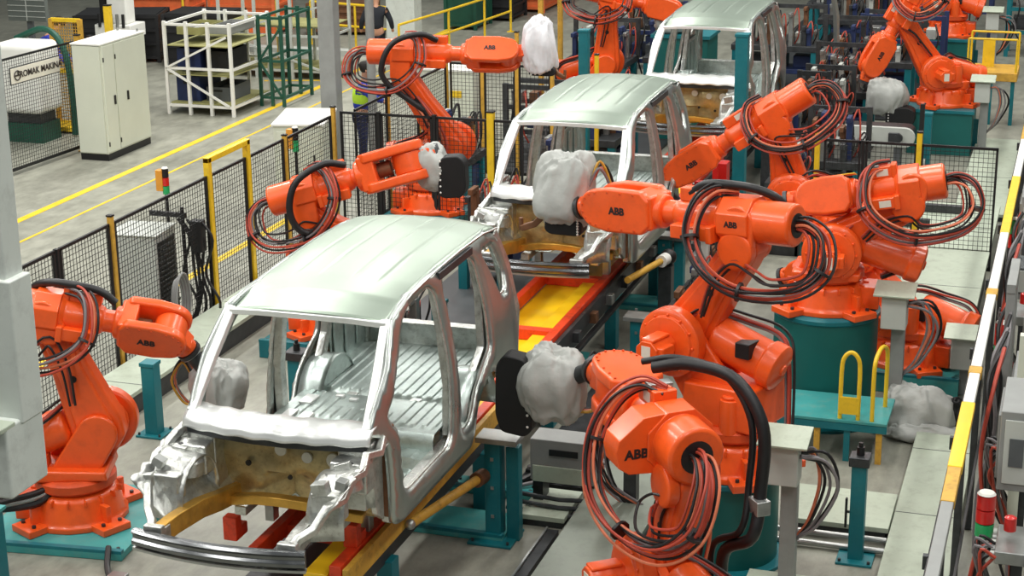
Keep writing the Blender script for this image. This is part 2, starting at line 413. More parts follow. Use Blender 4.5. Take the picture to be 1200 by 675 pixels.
    if seed in (1, 4, 5, 7):
        for sd in (-1, 1):
            for i in range(8):
                a = PI*(-.5)+PI*i/7
                MB(W).cyl((.125*math.cos(a), sd*.168, .125*math.sin(a)), (.125*math.cos(a), sd*.178, .125*math.sin(a)), .008, n=6).build('wrist_bolt', 'orange_dark', wo)
            for i in range(3):
                for z in (-.14, .14): MB(W).cyl((-.12-.13*i*kk, sd*.168, z), (-.12-.13*i*kk, sd*.178, z), .008, n=6).build('wrist_bolt', 'orange_dark', wo)
    if seed == 6:
        lb = MB(W); lb.box((-.25, 0, .172), (.3, .2, .008)); lb.build('yellow_label', 'yellow', wo)
    tl = MB(W @ Matrix.Rotation(tilt, 4, 'Y'))
    tl.cyl((0, -.085, 0), (0, .085, 0), .13, n=28); tl.box((.12, 0, 0), (.16, .15, .17)); tl.cyl((.17, 0, 0), (.24, 0, 0), .09, n=24)
    to = tl.build('tilt_joint', O, R, bevel=.014)
    fl = MB(W @ Matrix.Rotation(tilt, 4, 'Y')); fl.cyl((.24, 0, 0), (.275, 0, 0), .10, n=28); fl.build('tool_flange', 'dark_steel', R)
    fw_ = W @ Matrix.Rotation(tilt, 4, 'Y') @ Vector((.28, 0, 0)); FL[seed] = Matrix.Translation(base) @ Matrix.Rotation(math.radians(az), 4, 'Z') @ fw_
    for lg in logo:
        if lg in ('wrist', 'wrist_back'):
            sd = 1 if lg == 'wrist' else -1
            Mx = W @ Matrix.Translation((-.22*kk, sd*.172, 0)) @ (Matrix.Rotation(-PI/2*sd, 4, 'X').to_4x4())
            if sd > 0: Mx = Mx @ Matrix.Rotation(PI, 4, 'Z')
            if sd > 0: Mx = W @ Matrix(((-1, 0, 0, -.22*kk), (0, 0, 1, .172), (0, 1, 0, 0), (0, 0, 0, 1)))
            else: Mx = W @ Matrix(((1, 0, 0, -.22*kk), (0, 0, -1, -.172), (0, 1, 0, 0), (0, 0, 0, 1)))
            lettering('maker_logo', 'ABB', .078, 'ink', wo, Mx, bold=.003)
        if lg == 'elbow' and rs > 1:
            lettering('maker_logo', 'ABB', .085, 'ink', up_o, F @ Matrix(((0, 0, -1, .396*k), (-1, 0, 0, .285), (0, 1, 0, -.04), (0, 0, 0, 1))), bold=.003)
        elif lg == 'elbow':
            y_ = .218
            lettering('maker_logo', 'ABB', .11 if rs > 1 else .07, 'ink', up_o, F @ Matrix(((-1, 0, 0, .54*k), (0, 0, 1, y_), (0, 1, 0, 0), (0, 0, 0, 1))), bold=.003)
    # ---- cables
    def FP(s_, y, z): return F @ Vector((s_, y, z))
    if cabs:
        lp = loop
        path = [FP(.06, 0, 0), FP(-.12, .0, .01), FP(-.34*lp, .05*hs, -.12*lp), FP(-.36*lp, .14*hs, -.40*lp), FP(-.08, .26*hs, -.60*lp), FP(.36, .36*hs, -.62*lp), FP(.66, .42*hs, -.42*lp), FP(.83, .36*hs, -.10), FP(.82, .24*hs, .14), FP(.72, .10*hs, .26), FP(.55, .0, .25)]
        strands(path, ncab, .0125, .062, R, seed=seed)
        p2 = [FP(.06, 0, 0), FP(-.10, .02*hs, -.02), FP(-.22*lp, .08*hs, -.18*lp), FP(-.18*lp, .16*hs, -.45*lp), FP(.08, .28*hs, -.52*lp), FP(.30, .20*hs, -.40), j3v+Vector((0, .2*hs, -.1)), j3v.lerp(j2v, .35)+Vector((0, .2*hs, 0)), j3v.lerp(j2v, .7)+Vector((-.08, .2*hs, 0))]
        strands(p2, 3, .012, .05, R, seed=seed+9, cols=('rubber', 'hose_red', 'rubber'))
        for pi_ in (3, 5, 7):
            c = catmull(path, 6); i = pi_*6; p = c[i]; tdir = (c[i+1]-c[i-1]).normalized()
            MB().lathe([(.085, -.012), (.085, .012)], p, tdir, 12).build('cable_tie', 'rubber', R)
    cl = MB(F); cl.box((.70, 0, .245), (.10, .16, .05)); cl.build('cable_clamp', 'steel', R, bevel=.008)
    if hose == 'over':       # short arc over the rear of the arm
        P = [FP(1.0, .05*hs, .20), FP(.85, .06*hs, .29), FP(.62, .06*hs, .31), FP(.38, -.02*hs, .27), FP(.22, -.12*hs, .16), FP(.18, -.22*hs, -.05)]
        MB().tube(catmull(P, 7), .038, 10).build('dress_hose', 'rubber', R)
    if hose == 'side':       # long arc in front of the elbow down the lower arm
        P = [FP(1.02, .10*hs, .20), FP(.80, .22*hs, .30), FP(.45, .33*hs, .20), FP(.28, .38*hs, -.10), FP(.34, .36*hs, -.38), j3v.lerp(j2v, .45)+Vector((.03, .25*hs, 0))]
        MB().tube(catmull(P, 7), .042, 10).build('dress_hose', 'rubber', R)
        strands([j3v.lerp(j2v, .3)+Vector((.0, .20*hs, 0)), j3v.lerp(j2v, .55)+Vector((.03, .24*hs, 0)), j3v.lerp(j2v, .8)+Vector((.0, .24*hs, 0)), j2v+Vector((-.1, .3*hs, .0)), j2v+Vector((-.3, .25*hs, -.3))], 7, .016, .07, R, seed=seed+5, cols=('hose_red', 'rubber', 'hose_pink'))
    if hose == 'rear':       # thick bundle dropping behind the nearest robot
        P = [FP(.95, -.05, .28), FP(.75, -.22, .34), FP(.45, -.42, .30), FP(.20, -.52, .05), FP(.14, -.50, -.35), FP(.05, -.42, -.62), j2v+Vector((-.15, -.42, .10)), j2v+Vector((-.2, -.42, -.5))]
        for dd, rr in ((0, .05), (.09, .028)):
            MB().tube(catmull([p+Vector((dd, dd*.6, dd*.3)) for p in P], 7), rr, 12).build('dress_hose', 'rubber', R)
        c = catmull(P, 7)[30]; MB().box(c, (.16, .12, .12)).build('hose_bracket', 'steel', R, bevel=.01)
    a_ = j2v.lerp(j3v, .1); b_ = j2v.lerp(j3v, .95)
    strands([a_+Vector((-.18, -hs*.2, 0)), j2v.lerp(j3v, .4)+Vector((-.1, -hs*.24, 0)), j2v.lerp(j3v, .7)+Vector((-.05, -hs*.22, 0)), b_+Vector((.0, -hs*.26, .1)), rv+ax*(.6*k)+Vector((0, -hs*.27, .05))], 4, .012, .04, R, seed=seed+3)
    # cables on top of the turret and balancing cylinder
    strands([j2v+Vector((-.05, .16, .16)), j2v+Vector((-.25, .05, .28)), j2v+Vector((-.5, -ms*.2, .16)), j2v+Vector((-.78, -ms*.28, .06)), j2v+Vector((-.9, -ms*.2, -.15)), Vector((-.55, 0, .35))], 5, .013, .035, R, seed=seed+4, cols=('rubber', 'hose_red', 'hose_grey'))
    R['j5'] = tuple(j5v)
    return R

def pedestal(label, x, y, z, r, base='box', material='teal_dark', plate=None):
    P = thing('robot_pedestal', label, 'pedestal', (x, y, 0))
    b = MB(); b.lathe([(r, 0.02), (r, z-.07)], n=48); b.build('drum', material, P, bevel=.004)
    b = MB(); b.lathe([(r, z-.07), (r+.02, z-.05), (r+.02, z-.012), (r-.0, z)], n=48); b.build('top_plate', 'teal', P)
    b = MB(); b.lathe([(r+.10, 0), (r+.10, .03)], n=40); b.build('foot_ring', 'teal', P)
    return P

robot('orange robot in left foreground on a teal floor plate, forearm reaching right', (-3.1, 13.2, .07), 20, (.27, .87), (-.08, 1.90), (.98, 1.81), (-.50, 2.10), roll=.5, logo=('wrist_back',), tilt=.9, seed=1, hs=-1, hose='over', ncab=6, loop=.7)
robot('orange robot left of the line behind the nearest car roof, open wrist fork', (-2.8, 18.6, .2), 15, (.41, 1.0), (-.27, 1.45), (.95, 2.08), (-.72, 1.60), roll=1.35, logo=(), tilt=.2, ws=1.4, seed=2, hs=-1, hose='side', loop=.8)
robot('tall orange robot left of the line, its pale topped forearm level and high', (-3.3, 23.3, .5), 10, (.32, .93), (-.38, 1.98), (1.15, 2.27), (-.87, 2.30), roll=-.7, logo=('wrist_back',), tilt=-.2, seed=3, hs=-1, hose='side', loop=.8)
robot('orange robot on a teal drum in right foreground, long level forearm over the picture centre', (2.92, 14.3, .85), 160, (.48, 1.14), (-.08, 2.03), (1.36, 2.18), (-.56, 2.29), roll=0, logo=('wrist', 'elbow'), tilt=0.15, seed=4, ncab=9, hose='over', loop=.85)
robot('nearest orange robot at bottom right, cable opening of its arm facing the viewer', (3.12, 11.86, .06), 128, (.52, .74), (.22, 1.58), (1.52, 1.92), (.02, 1.86), roll=PI/2, logo=('elbow',), tilt=.1, rs=1.25, ws=1.35, seed=5, ncab=11, hose='rear', loop=.9)
robot('orange robot on the large drum with yellow ladder, cables looping at right', (3.2, 18.0, 1.22), 183, (-.05, .66), (-.80, 1.18), (.18, 1.17), (-1.16, 1.43), roll=.3, logo=(), tilt=0, seed=6, ncab=8, loop=.75)
robot('orange robot in the middle, arm sloping down toward the second car', (2.9, 21.3, 1.1), 185, (.62, .50), (.82, 1.36), (2.05, .72), (.46, 1.81), roll=0, logo=('wrist',), tilt=.1, seed=7, ncab=9, loop=.8)
robot('low orange robot with round balancing cylinder behind the ladder drum', (3.95, 19.4, .2), 165, (.16, .60), (.62, 1.10), (1.30, .85), (.26, 1.26), logo=(), seed=8, cabs=False, hose=False)
robot('orange robot at upper right with forearm hanging down beside a grey cloth', (3.3, 31.5, .8), 205, (.22, .60), (.86, 1.60), (1.36, .72), (.42, 2.40), roll=0, logo=('wrist',), tilt=.2, seed=9, loop=.7, hose=False)
robot('farthest orange robot at the top right edge on a teal block', (2.85, 38.0, 1.0), 180, (.24, .73), (-.05, 1.62), (1.16, 1.41), (-.61, 1.9), logo=(), seed=10, cabs=False)
robot('orange robot behind the second car roof at the top middle', (-3.0, 30.6, .4), 10, (.36, 1.0), (.40, 2.15), (1.55, 1.98), (-.05, 2.35), roll=0, logo=(), seed=11, hs=-1, loop=.7, hose='over')
pedestal('teal drum pedestal under the foreground robot with the long forearm', 2.88, 14.3, .85, .46)
pedestal('large teal drum pedestal beside a yellow ladder and side deck', 3.2, 18.0, 1.22, .55)
pedestal('teal drum pedestal mostly hidden behind robot arms in the middle', 2.9, 21.3, 1.1, .5)
# ------------------------------------------------------------------ car bodies
def inside(p, poly):
    x, y = p; c = False; n = len(poly)
    for i in range(n):
        x1, y1 = poly[i]; x2, y2 = poly[(i+1) % n]
        if (y1 > y) != (y2 > y) and x < (x2-x1)*(y-y1)/(y2-y1)+x1: c = not c
    return c
def dense(poly, step):
    out = []
    for i in range(len(poly)):
        a = Vector(poly[i]); b = Vector(poly[(i+1) % len(poly)]); n = max(1, int((b-a).length/step))
        for k in range(n): out.append(tuple(a.lerp(b, k/n)))
    return out
def roundpoly(poly, r, n=4):
    out = []; m = len(poly)
    for i in range(m):
        p = Vector(poly[i]); a = Vector(poly[i-1]); b = Vector(poly[(i+1) % m])
        da = (a-p); db = (b-p); ra = min(r, da.length*.45, db.length*.45); A = p+da.normalized()*ra; B = p+db.normalized()*ra
        for k in range(n+1):
            t = k/n; out.append(tuple(A*(1-t)**2+p*2*t*(1-t)+B*t*t))
    return out
def panel(outer, holes, step=.05):
    O_ = dense(outer, step); H = [dense(h, step) for h in holes]
    pts = list(O_); edges = [(i, (i+1) % len(O_)) for i in range(len(O_))]
    for h in H:
        k = len(pts); pts += h; edges += [(k+i, k+(i+1) % len(h)) for i in range(len(h))]
    bnd = np.array(pts); seg_h = np.array([q for h in H for q in h]) if H else np.zeros((0, 2))
    xs = [p[0] for p in outer]; ys = [p[1] for p in outer]
    g = []
    y = min(ys)
    row = 0
    while y < max(ys):
        x = min(xs)+(step/2 if row % 2 else 0)
        while x < max(xs):
            if inside((x, y), outer) and not any(inside((x, y), h) for h in holes) and np.min(np.hypot(bnd[:, 0]-x, bnd[:, 1]-y)) > step*.55: g.append((x, y))
            x += step
        y += step*.87; row += 1
    allp = pts+g
    res = delaunay_2d_cdt([Vector(p) for p in allp], edges, [], 0, 1e-5)
    V = [tuple(v) for v in res[0]]; F = []
    for f in res[2]:
        cx = sum(V[i][0] for i in f)/len(f); cy = sum(V[i][1] for i in f)/len(f)
        if inside((cx, cy), O_) and not any(inside((cx, cy), h) for h in H): F.append(tuple(f))
    hd = [float(np.min(np.hypot(seg_h[:, 0]-v[0], seg_h[:, 1]-v[1]))) if len(seg_h) else 9 for v in V]
    od = [float(np.min(np.hypot(bnd[:len(O_), 0]-v[0], bnd[:len(O_), 1]-v[1]))) for v in V]
    return V, F, hd, od

OUTER = [(-.42, .24), (-.45, .62), (-.47, .98), (-.68, 1.07), (-.60, 1.19), (-.02, 1.79), (.22, 1.84), (.8, 1.875), (1.6, 1.885), (2.3, 1.875), (2.52, 1.85), (2.66, 1.74), (2.76, 1.5), (2.86, 1.08), (2.9, .9), (2.9, .46), (2.62, .38), (2.2, .34), (2.17, .5), (2.05, .64), (1.88, .72), (1.72, .72), (1.54, .64), (1.42, .5), (1.38, .3), (1.3, .22)]
DOOR1 = roundpoly([(-.27, .52), (-.27, .96), (-.40, 1.12), (.14, 1.68), (.40, 1.775), (.84, 1.79), (.93, 1.70), (.92, 1.0), (.86, .5), (.76, .42), (-.16, .42)], .07)
DOOR2 = roundpoly([(1.08, 1.70), (1.14, 1.78), (1.78, 1.79), (1.90, 1.70), (1.93, 1.30), (1.90, .92), (1.70, .82), (1.46, .66), (1.33, .44), (1.14, .42), (1.06, .52), (1.07, 1.0)], .06)
QWIN = roundpoly([(2.08, 1.74), (2.42, 1.72), (2.60, 1.42), (2.52, 1.26), (2.36, 1.26)], .05)
def side_x(y, z):
    if z < 1.0: x = .86+.02*math.sin(max(0, min(1, (z-.24)/.8))*PI)
    else:
        t = (z-1.0)/.88; x = .86-.17*t**1.35
    if y > 2.2: x -= .10*((y-2.2)/.7)**2.2
    if y < -.3: x -= .10*((-.3-y)/.4)
    return x
def roof_z(y):
    pts = [(-.05, 1.79), (0, 1.80), (.25, 1.855), (.6, 1.895), (1.2, 1.925), (2.0, 1.925), (2.45, 1.90), (2.62, 1.86), (2.72, 1.78)]
    for i in range(len(pts)-1):
        if y <= pts[i+1][0]:
            a, b = pts[i], pts[i+1]; t = (y-a[0])/(b[0]-a[0]); return a[1]+(b[1]-a[1])*t
    return pts[-1][1]
def car_body(label, loc, group=None):
    C = thing('car_body', label, 'car body', loc, 0, group)
    # side panels
    V, F, hd, od = panel(roundpoly(OUTER, .04, 2), [DOOR1, DOOR2, QWIN])
    for sd in (-1, 1):
        vs = []
        for (y, z), h, o in zip(V, hd, od):
            x = side_x(y, z)
            if h < .06: x -= .035*(1-h/.06)**1.5
            if y > 2.3 and o < .14 and z > .5: x -= .10*(1-o/.14)**2
            if z > 1.78 and y > 0: x -= .04*min(1, (z-1.78)/.1)
            vs.append((sd*x, y, z))
        m = MB(); m.add(vs, F); m.build('side_panel', 'body_side', C, solid=.055, off=-1 if sd > 0 else -1, angle=60)
    # inner reinforcement rims round the openings
    for sd in (-1, 1):
        for h, nm in ((DOOR1, 'door_flange'), (DOOR2, 'door_flange'), (QWIN, 'window_flange')):
            P = [(sd*(side_x(y, z)-.05), y, z) for y, z in dense(h, .05)]
            MB().tube(P, .014, 6, closed=True).build(nm, 'galvanised', C)
        MB().sweep([(sd*(side_x(y, 1.80)-.012), y, 1.812) for y in (1.02, 1.06, 1.3, 1.6, 1.78, 1.84)], [(-.02, -.035), (.012, -.035), (.012, .030), (-.02, .030)]).build('door_rail_slot', 'dark_steel', C)
        # sill inner and hinge post inner
        MB().box((sd*.76, .5, .33), (.10, 1.8, .18)).build('sill', 'galvanised', C, bevel=.02)
        MB().sweep([(sd*.79, -.36, .3), (sd*.79, -.37, .7), (sd*.77, -.38, 1.05)], [(-.05, -.05), (.05, -.05), (.05, .05), (-.05, .05)]).build('hinge_post', 'rust_steel', C, bevel=.01)
        MB().sweep([(sd*.76, 1.0, .45), (sd*.775, 1.0, .9), (sd*.73, 1.0, 1.35), (sd*.66, 1.0, 1.78)], [(-.035, -.07), (.035, -.05), (.035, .05), (-.035, .07)]).build('centre_pillar', 'galvanised', C, bevel=.01)
        MB().sweep([(sd*.72, 1.62, .62), (sd*.75, 1.93, .9), (sd*.71, 2.0, 1.4), (sd*.64, 2.0, 1.78)], [(-.035, -.06), (.035, -.05), (.035, .05), (-.035, .06)]).build('rear_pillar', 'galvanised', C, bevel=.01)
        # inner wheel house + quarter inner panel
        w = MB(); w.grid(lambda u, v: (sd*(.80-.22*math.sin(v*PI/2)), 1.75+(.42-.0*v)*math.cos(PI*u), .30+.46*math.sin(PI*u)*(1)) if v < 1 else (sd*.56, 1.75+.42*math.cos(PI*u), .30+.46*math.sin(PI*u)), 16, 3)
        w.prism([(1.75+.42*math.cos(PI*i/16), .30+.46*math.sin(PI*i/16)) for i in range(17)], sd*.575, sd*.59, 'yz')
        w.build('wheel_house', 'floor_steel', C, solid=.01)
        q = MB(); q.prism([(1.95, .5), (2.8, .45), (2.75, 1.2), (2.1, 1.2), (1.95, 1.0)], sd*.72, sd*.74, 'yz'); 
        for k in range(3): q.prism([(2.0+.26*k, .6), (2.1+.26*k, .6), (2.1+.26*k, 1.15), (2.0+.26*k, 1.15)], sd*.70, sd*.72, 'yz')
        q.build('quarter_inner', 'floor_steel', C, bevel=.01)
        MB().sweep([(sd*.74, 2.80, .5), (sd*.76, 2.80, 1.0), (sd*.70, 2.70, 1.45), (sd*.62, 2.58, 1.78)], [(-.06, -.05), (.05, -.05), (.05, .05), (-.06, .05)]).build('tailgate_pillar', 'galvanised', C, bevel=.015)
        # windscreen pillar inner
        MB().sweep([(sd*.73, -.64, 1.10), (sd*.70, -.32, 1.44), (sd*.655, -.01, 1.765)], [(-.045, -.02), (.03, -.02), (.04, .03), (-.035, .03)]).build('windscreen_pillar', 'cowl_steel', C, bevel=.01)
    # roof
    def rf(u, v):
        y = -.03+2.72*v; x = (u*2-1)
        hw = .675-.02*max(0, (y-1.8)/.9)
        z = roof_z(y)+.012-.055*abs(x)**2.5
        if y < .25: z -= .01
        for g0, ww in ((.56, .03), (.22, .03)):
            dd = abs(abs(x)-g0)
            if y > .55 and y < 2.5 and dd < ww: z -= .006*math.cos(dd/ww*PI/2)*min(1, (y-.55)/.08)*min(1, (2.5-y)/.08)
        if abs(x) > .95: z -= .02*(abs(x)-.95)/.05
        bow = -.05*(1-x*x)*max(0, 1-y/.6)
        return (x*hw, y+bow, z)
    MB().grid(rf, 100, 60).build('roof_panel', 'bodysteel', C, solid=.006, off=-1, angle=70)
    for sd in (-1, 1):
        MB().tube([(sd*.675, y, roof_z(y)-.052) for y in (.1, .5, 1.0, 1.6, 2.2, 2.6)], .010, 6).build('roof_ditch', 'body_side', C)
    MB().sweep([(x*.66, -.035-.05*(1-x*x), 1.772-.03*abs(x)**2.5) for x in (-1, -.6, -.2, .2, .6, 1)], [(-.03, -.03), (.04, -.02), (.04, .012), (-.03, .016)], side=(0, 1, 0)).build('windscreen_header', 'cowl_steel', C, bevel=.006)
    MB().sweep([(x*.62, 2.64, 1.78-.03*abs(x)**2.5) for x in (-1, -.4, .4, 1)], [(-.05, -.04), (.05, -.04), (.05, .04), (-.05, .04)], side=(0, 1, 0)).build('tailgate_header', 'galvanised', C, bevel=.01)
    for y in (.98, 1.92):
        MB().sweep([(x*.64, y, roof_z(y)-.05-.05*abs(x)**2.5) for x in (-1, -.5, 0, .5, 1)], [(-.05, -.012), (.05, -.012), (.05, .012), (-.05, .012)], side=(0, 1, 0)).build('roof_bow', 'galvanised', C)
    # floor pans
    def fl(u, v):
        x = -.74+1.48*u; y = -.42+1.75*v; z = .30
        z += .10*max(0, 1-abs(x)/.16) if y < 1.0 else 0
        if abs(x) > .2:
            z += .012*(1 if int((x+2)/.12) % 2 else 0)
        if y > .45 and y < .75: z += .10*min(1, (y-.45)/.03)*min(1, (.75-y)/.03)
        return (x, y, z)
    MB().grid(fl, 74, 50).build('front_floor', 'floor_steel', C, solid=.01)
    def fr(u, v):
        x = -.74+1.48*u; y = .66+2.22*v; z = .54 if y > .70 else .30+.24*(y-.66)/.04
        hwd = .74
        if ((y > 1.5 and y < 2.78) or (y > .85 and y < 1.40 and (y < 1.1 or abs(x) > .3))) and abs(x) < .70: z += .012*(1 if math.sin((x)*2*PI/.095) > .2 else 0)
        if abs(y-1.45) < .03: z -= .02
        if abs(y-2.0) < .04: z -= .0
        return (x, y, z)
    MB().grid(fr, 150, 70).build('load_floor', 'floor_steel', C, solid=.01)
    MB().box((0, .15, .36), (1.40, .10, .10)).build('seat_crossmember', 'floor_steel', C, bevel=.012)
    for (x, y, r) in ((-.1, .655, .02), (.35, .655, .035), (-.45, .655, .02), (.1, .655, .015)): MB().lathe([(r, 0), (r, .006)], (x, y, .43), (0, -1, 0), 14).build('panel_hole', 'black', C)
    for (x, y, a, b) in ((-.60, .80, .10, .16), (-.44, .78, .10, .14), (-.58, 1.15, .12, .2), (-.2, 1.25, .08, .05), (-.35, 1.3, .08, .05)):
        MB().box((x, y, .555), (a, b, .03)).build('seat_bracket', 'cowl_steel', C, bevel=.006)
    MB().box((0, 2.86, .62), (1.40, .08, .24)).box((0, 2.88, .74), (1.36, .12, .03)).build('rear_panel', 'galvanised', C, bevel=.01)
    for cc, dd in (((-.3, 2.0, .50), (.10, 1.8, .08)), ((.3, 2.0, .50), (.10, 1.8, .08)), ((-.42, .4, .26), (.10, 1.9, .08)), ((.42, .4, .26), (.10, 1.9, .08))):
        MB().box(cc, dd).build('underbody_rail', 'galvanised', C, bevel=.01)
    # cowl shelf
    def cw(u, v):
        x = (u*2-1); prof = [(-.40, 1.04), (-.46, 1.12), (-.56, 1.145), (-.68, 1.13), (-.74, 1.09), (-.76, 1.03)]
        t = v*5; i = min(4, int(t)); f_ = t-i; y = prof[i][0]+(prof[i+1][0]-prof[i][0])*f_; z = prof[i][1]+(prof[i+1][1]-prof[i][1])*f_
        return (x*.78, y-.12*(1-x*x)+.04*x*x, z-.03*x*x+.006*math.sin(u*40))
    MB().grid(cw, 48, 15).build('cowl_panel', 'cowl_steel', C, solid=.012)
    MB().sweep([(x*.74, -.68-.10*(1-x*x), .985) for x in (-1, -.6, -.2, .2, .6, 1)], [(-.04, -.03), (.05, -.03), (.05, .03), (-.04, .03)], side=(0, 1, 0)).build('cowl_lower_lip', 'dark_steel', C, bevel=.012)
    # firewall
    def fw_(u, v):
        x = -.70+1.4*u; z = .34+.66*v
        y = -.50-.05*math.sin(v*PI)+.03*math.sin(x*9)*math.sin(v*7)
        if abs(x) < .22 and z < .62: y += .12*(1-abs(x)/.22)
        return (x, y, z)
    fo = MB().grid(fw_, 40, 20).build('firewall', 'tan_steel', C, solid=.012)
    for (x, z, r, s_) in ((-.02, .84, .05, 1.5), (.20, .80, .045, .7), (.42, .80, .06, .8), (-.3, .70, .025, 1), (.05, .62, .02, 1), (.3, .58, .02, 1)):
        MB().lathe([(r, 0), (r*.95, .012)], (x, -.585, z), (0, -1, 0), 18).build('firewall_opening', 'label_white' if r > .03 else 'black', fo)
    MB().sweep([(x*.66, -.60-.10*(1-abs(x)), .42+.05*math.cos(x*3)) for x in (-1, -.7, -.3, 0, .3, .7, 1)], [(-.05, -.04), (.06, -.03), (.06, .03), (-.05, .04)], side=(0, 1, 0)).build('dash_crossmember', 'yellow_reflection_steel', C, bevel=.012)
    # front rails, towers, fender rails
    for sd in (-1, 1):
        MB().sweep([(sd*.46, -.45, .40), (sd*.47, -.8, .45), (sd*.47, -1.1, .52), (sd*.50, -1.45, .54), (sd*.52, -1.66, .53)], [(-.045, -.075), (.045, -.075), (.045, .075), (-.045, .075)]).build('front_rail', 'yellow_reflection_steel' if sd < 0 else 'galvanised', C, bevel=.01)
        b = MB(); b.box((sd*.53, -1.67, .53), (.15, .06, .19)); b.box((sd*.52, -1.60, .53), (.12, .10, .13)); b.build('crash_box', 'galvanised', C, bevel=.01)
        MB().sweep([(sd*.80, -.50, 1.0), (sd*.83, -.65, .94), (sd*.79, -.8, .97), (sd*.82, -.95, .90), (sd*.80, -1.1, .91), (sd*.78, -1.24, .80), (sd*.72, -1.38, .79), (sd*.66, -1.5, .66), (sd*.58, -1.6, .62), (sd*.56, -1.64, .58)], [(-.035, -.03), (.03, -.025), (.02, .03), (-.035, .03)]).build('fender_rail', 'galvanised', C, bevel=.01)
        t = MB()
        t.grid(lambda u, v: (sd*(.50+.30*v), -1.0-.30*math.cos(PI*u)*(1), .46+.42*math.sin(PI*u)**.7+.05*v), 16, 6)
        t.build('front_wheel_house', 'galvanised', C, solid=.012)
        MB().lathe([(.17, -.10), (.155, .0), (.11, .03), (.10, .045), (.055, .05), (.055, .03)], (sd*.64, -.98, .86), (-.15*sd, .1, 1), 24, caps=True).build('strut_tower', 'galvanised', C)
        def wing(u, v):
            y = -.48-.98*u; xo = .50+.32*v; zo = .50+.44*v-.10*max(0, u-.6)*v*2
            n_ = noise.noise(Vector((y*5, v*4+sd*3, 1.7)))*.05+noise.noise(Vector((y*13, v*11, sd)))*.025
            return (sd*(xo+n_), y, zo+n_*.8)
        MB().grid(wing, 34, 16).build('inner_wing', 'galvanised', C, solid=.01, angle=50)
        rr_ = random.Random(4+sd)
        for k in range(7):
            yy = -.55-.13*k; MB().box((sd*(.62+.14*rr_.random()), yy, .80+.12*rr_.random()), (.05+.1*rr_.random(), .04+.05*rr_.random(), .04+.06*rr_.random()), Matrix.Rotation(rr_.uniform(-.5, .5), 3, 'Y')).build('wing_bracket', ('galvanised', 'cowl_steel', 'steel')[k % 3], C, bevel=.006)
        for cc, dd in (((sd*.66, -.80, .80), (.30, .16, .24)), ((sd*.66, -1.22, .74), (.26, .12, .20)), ((sd*.62, -.62, .72), (.22, .2, .5))):
            MB().box(cc, dd).build('tower_bracket', 'galvanised', C, bevel=.02)
        MB().lathe([(.02, 0), (.018, .006)], (sd*.70, -.9, .935), (0, 0, 1), 10).build('tower_hole', 'black', C)
        MB().prism([(-.46, .30), (-.46, 1.0), (-.66, 1.0), (-.70, .70), (-.60, .40)], sd*.72, sd*.77, 'yz').build('hinge_side_plate', 'galvanised', C, bevel=.012)
    # bumper beam
    bp = [(x*.68, -1.71-.085*(1-x*x), .53) for x in [i/8-1 for i in range(17)]]
    MB().sweep(bp, [(-.03, -.065), (.012, -.065), (.03, -.045), (.012, -.025), (.012, .0), (.03, .02), (.03, .045), (.012, .065), (-.03, .065)], side=(0, -1, 0)).build('bumper_beam', 'chrome_dark', C, bevel=.003)
    MB().sweep([(p[0], p[1]+.01, p[2]-.085) for p in bp], [(-.02, -.01), (.03, -.01), (.03, .01), (-.02, .01)], side=(0, -1, 0)).build('bumper_lip', 'steel', C)
    return C
car0 = car_body('nearest unpainted silver van body shell on the conveyor, bumper beam facing the viewer', (0, 11.9, 1.0), 'van body shells on the line')
car1 = copy_thing(car0, (0, 19.3, 1.0), 0, 'second van body shell, a covered welding gun inside its windscreen opening', 'van body shells on the line')
car2 = copy_thing(car0, (0, 26.7, 1.0), 0, 'farthest van body shell at the top, partly cut by the picture edge', 'van body shells on the line')
# ------------------------------------------------------------------ hall structure and floor
def structure(m, name, material, **k): return tag(m.build(name, material, **k), kind='structure')
structure(MB().box((-3, 30, -.05), (60, 74, .1)), 'floor', 'concrete')
structure(MB().box((-33.1, 30, 5), (.2, 74, 10)), 'wall_left', 'grey_light')
structure(MB().box((27.1, 30, 5), (.2, 74, 10)), 'wall_right', 'grey_light')
structure(MB().box((-3, 67.1, 5), (60.4, 0.2, 10)), 'wall_back', 'grey_light')
# floor markings
structure(MB().box((-9.92, 30, .003), (.14, 46, .006)), 'trim_1', 'yellow')
structure(MB().box((-9.2, 26, .003), (.05, 26, .006)), 'trim_2', 'yellow')
structure(MB().box((-5.9, 19.5, .003), (.13, 11, .006)), 'trim_3', 'yellow')
structure(MB().bar((-11.4, 34.45, .003), (-10.2, 34.8, .003), .10, .006), 'trim_4', 'yellow')
structure(MB().bar((-10.2, 34.8, .004), (-9.75, 34.1, .004), .10, .006), 'trim_5', 'yellow')
structure(MB().box((-12.6, 38.0, .06), (6.4, .35, .12)), 'trim_6', 'grey_light')
# steel columns of the hall
def column(name, x, y, w, d, m='column_white', z1=9.5):
    b = MB(); b.box((x, y-d/2, z1/2), (w, .025, z1)); b.box((x, y+d/2, z1/2), (w, .025, z1)); b.box((x, y, z1/2), (.04, d, z1)); b.box((x, y, .02), (w+.15, d+.15, .04))
    return b.build(name, m, bevel=.004)
c = MB(); c.box((-6.46, 26.95, 4.8), (.30, .26, 9.6)); tag(c.build('hall_column', 'grey', bevel=.02), 'grey painted hall column behind the low white cabinet', 'column', kind='structure')
c = MB(); c.cyl((-5.82, 27.2, 0), (-5.82, 27.2, 9.5), .075); tag(c.build('hall_column', 'grey', bevel=0), 'slender round grey column beside the tall robot', 'column', kind='structure')
c = MB(); c.box((-9.8, 38.8, 4.8), (.72, .5, 9.6)); tag(c.build('hall_column', 'column_white', bevel=.02), 'wide white hall column at the top beyond the tall robot', 'column', kind='structure')
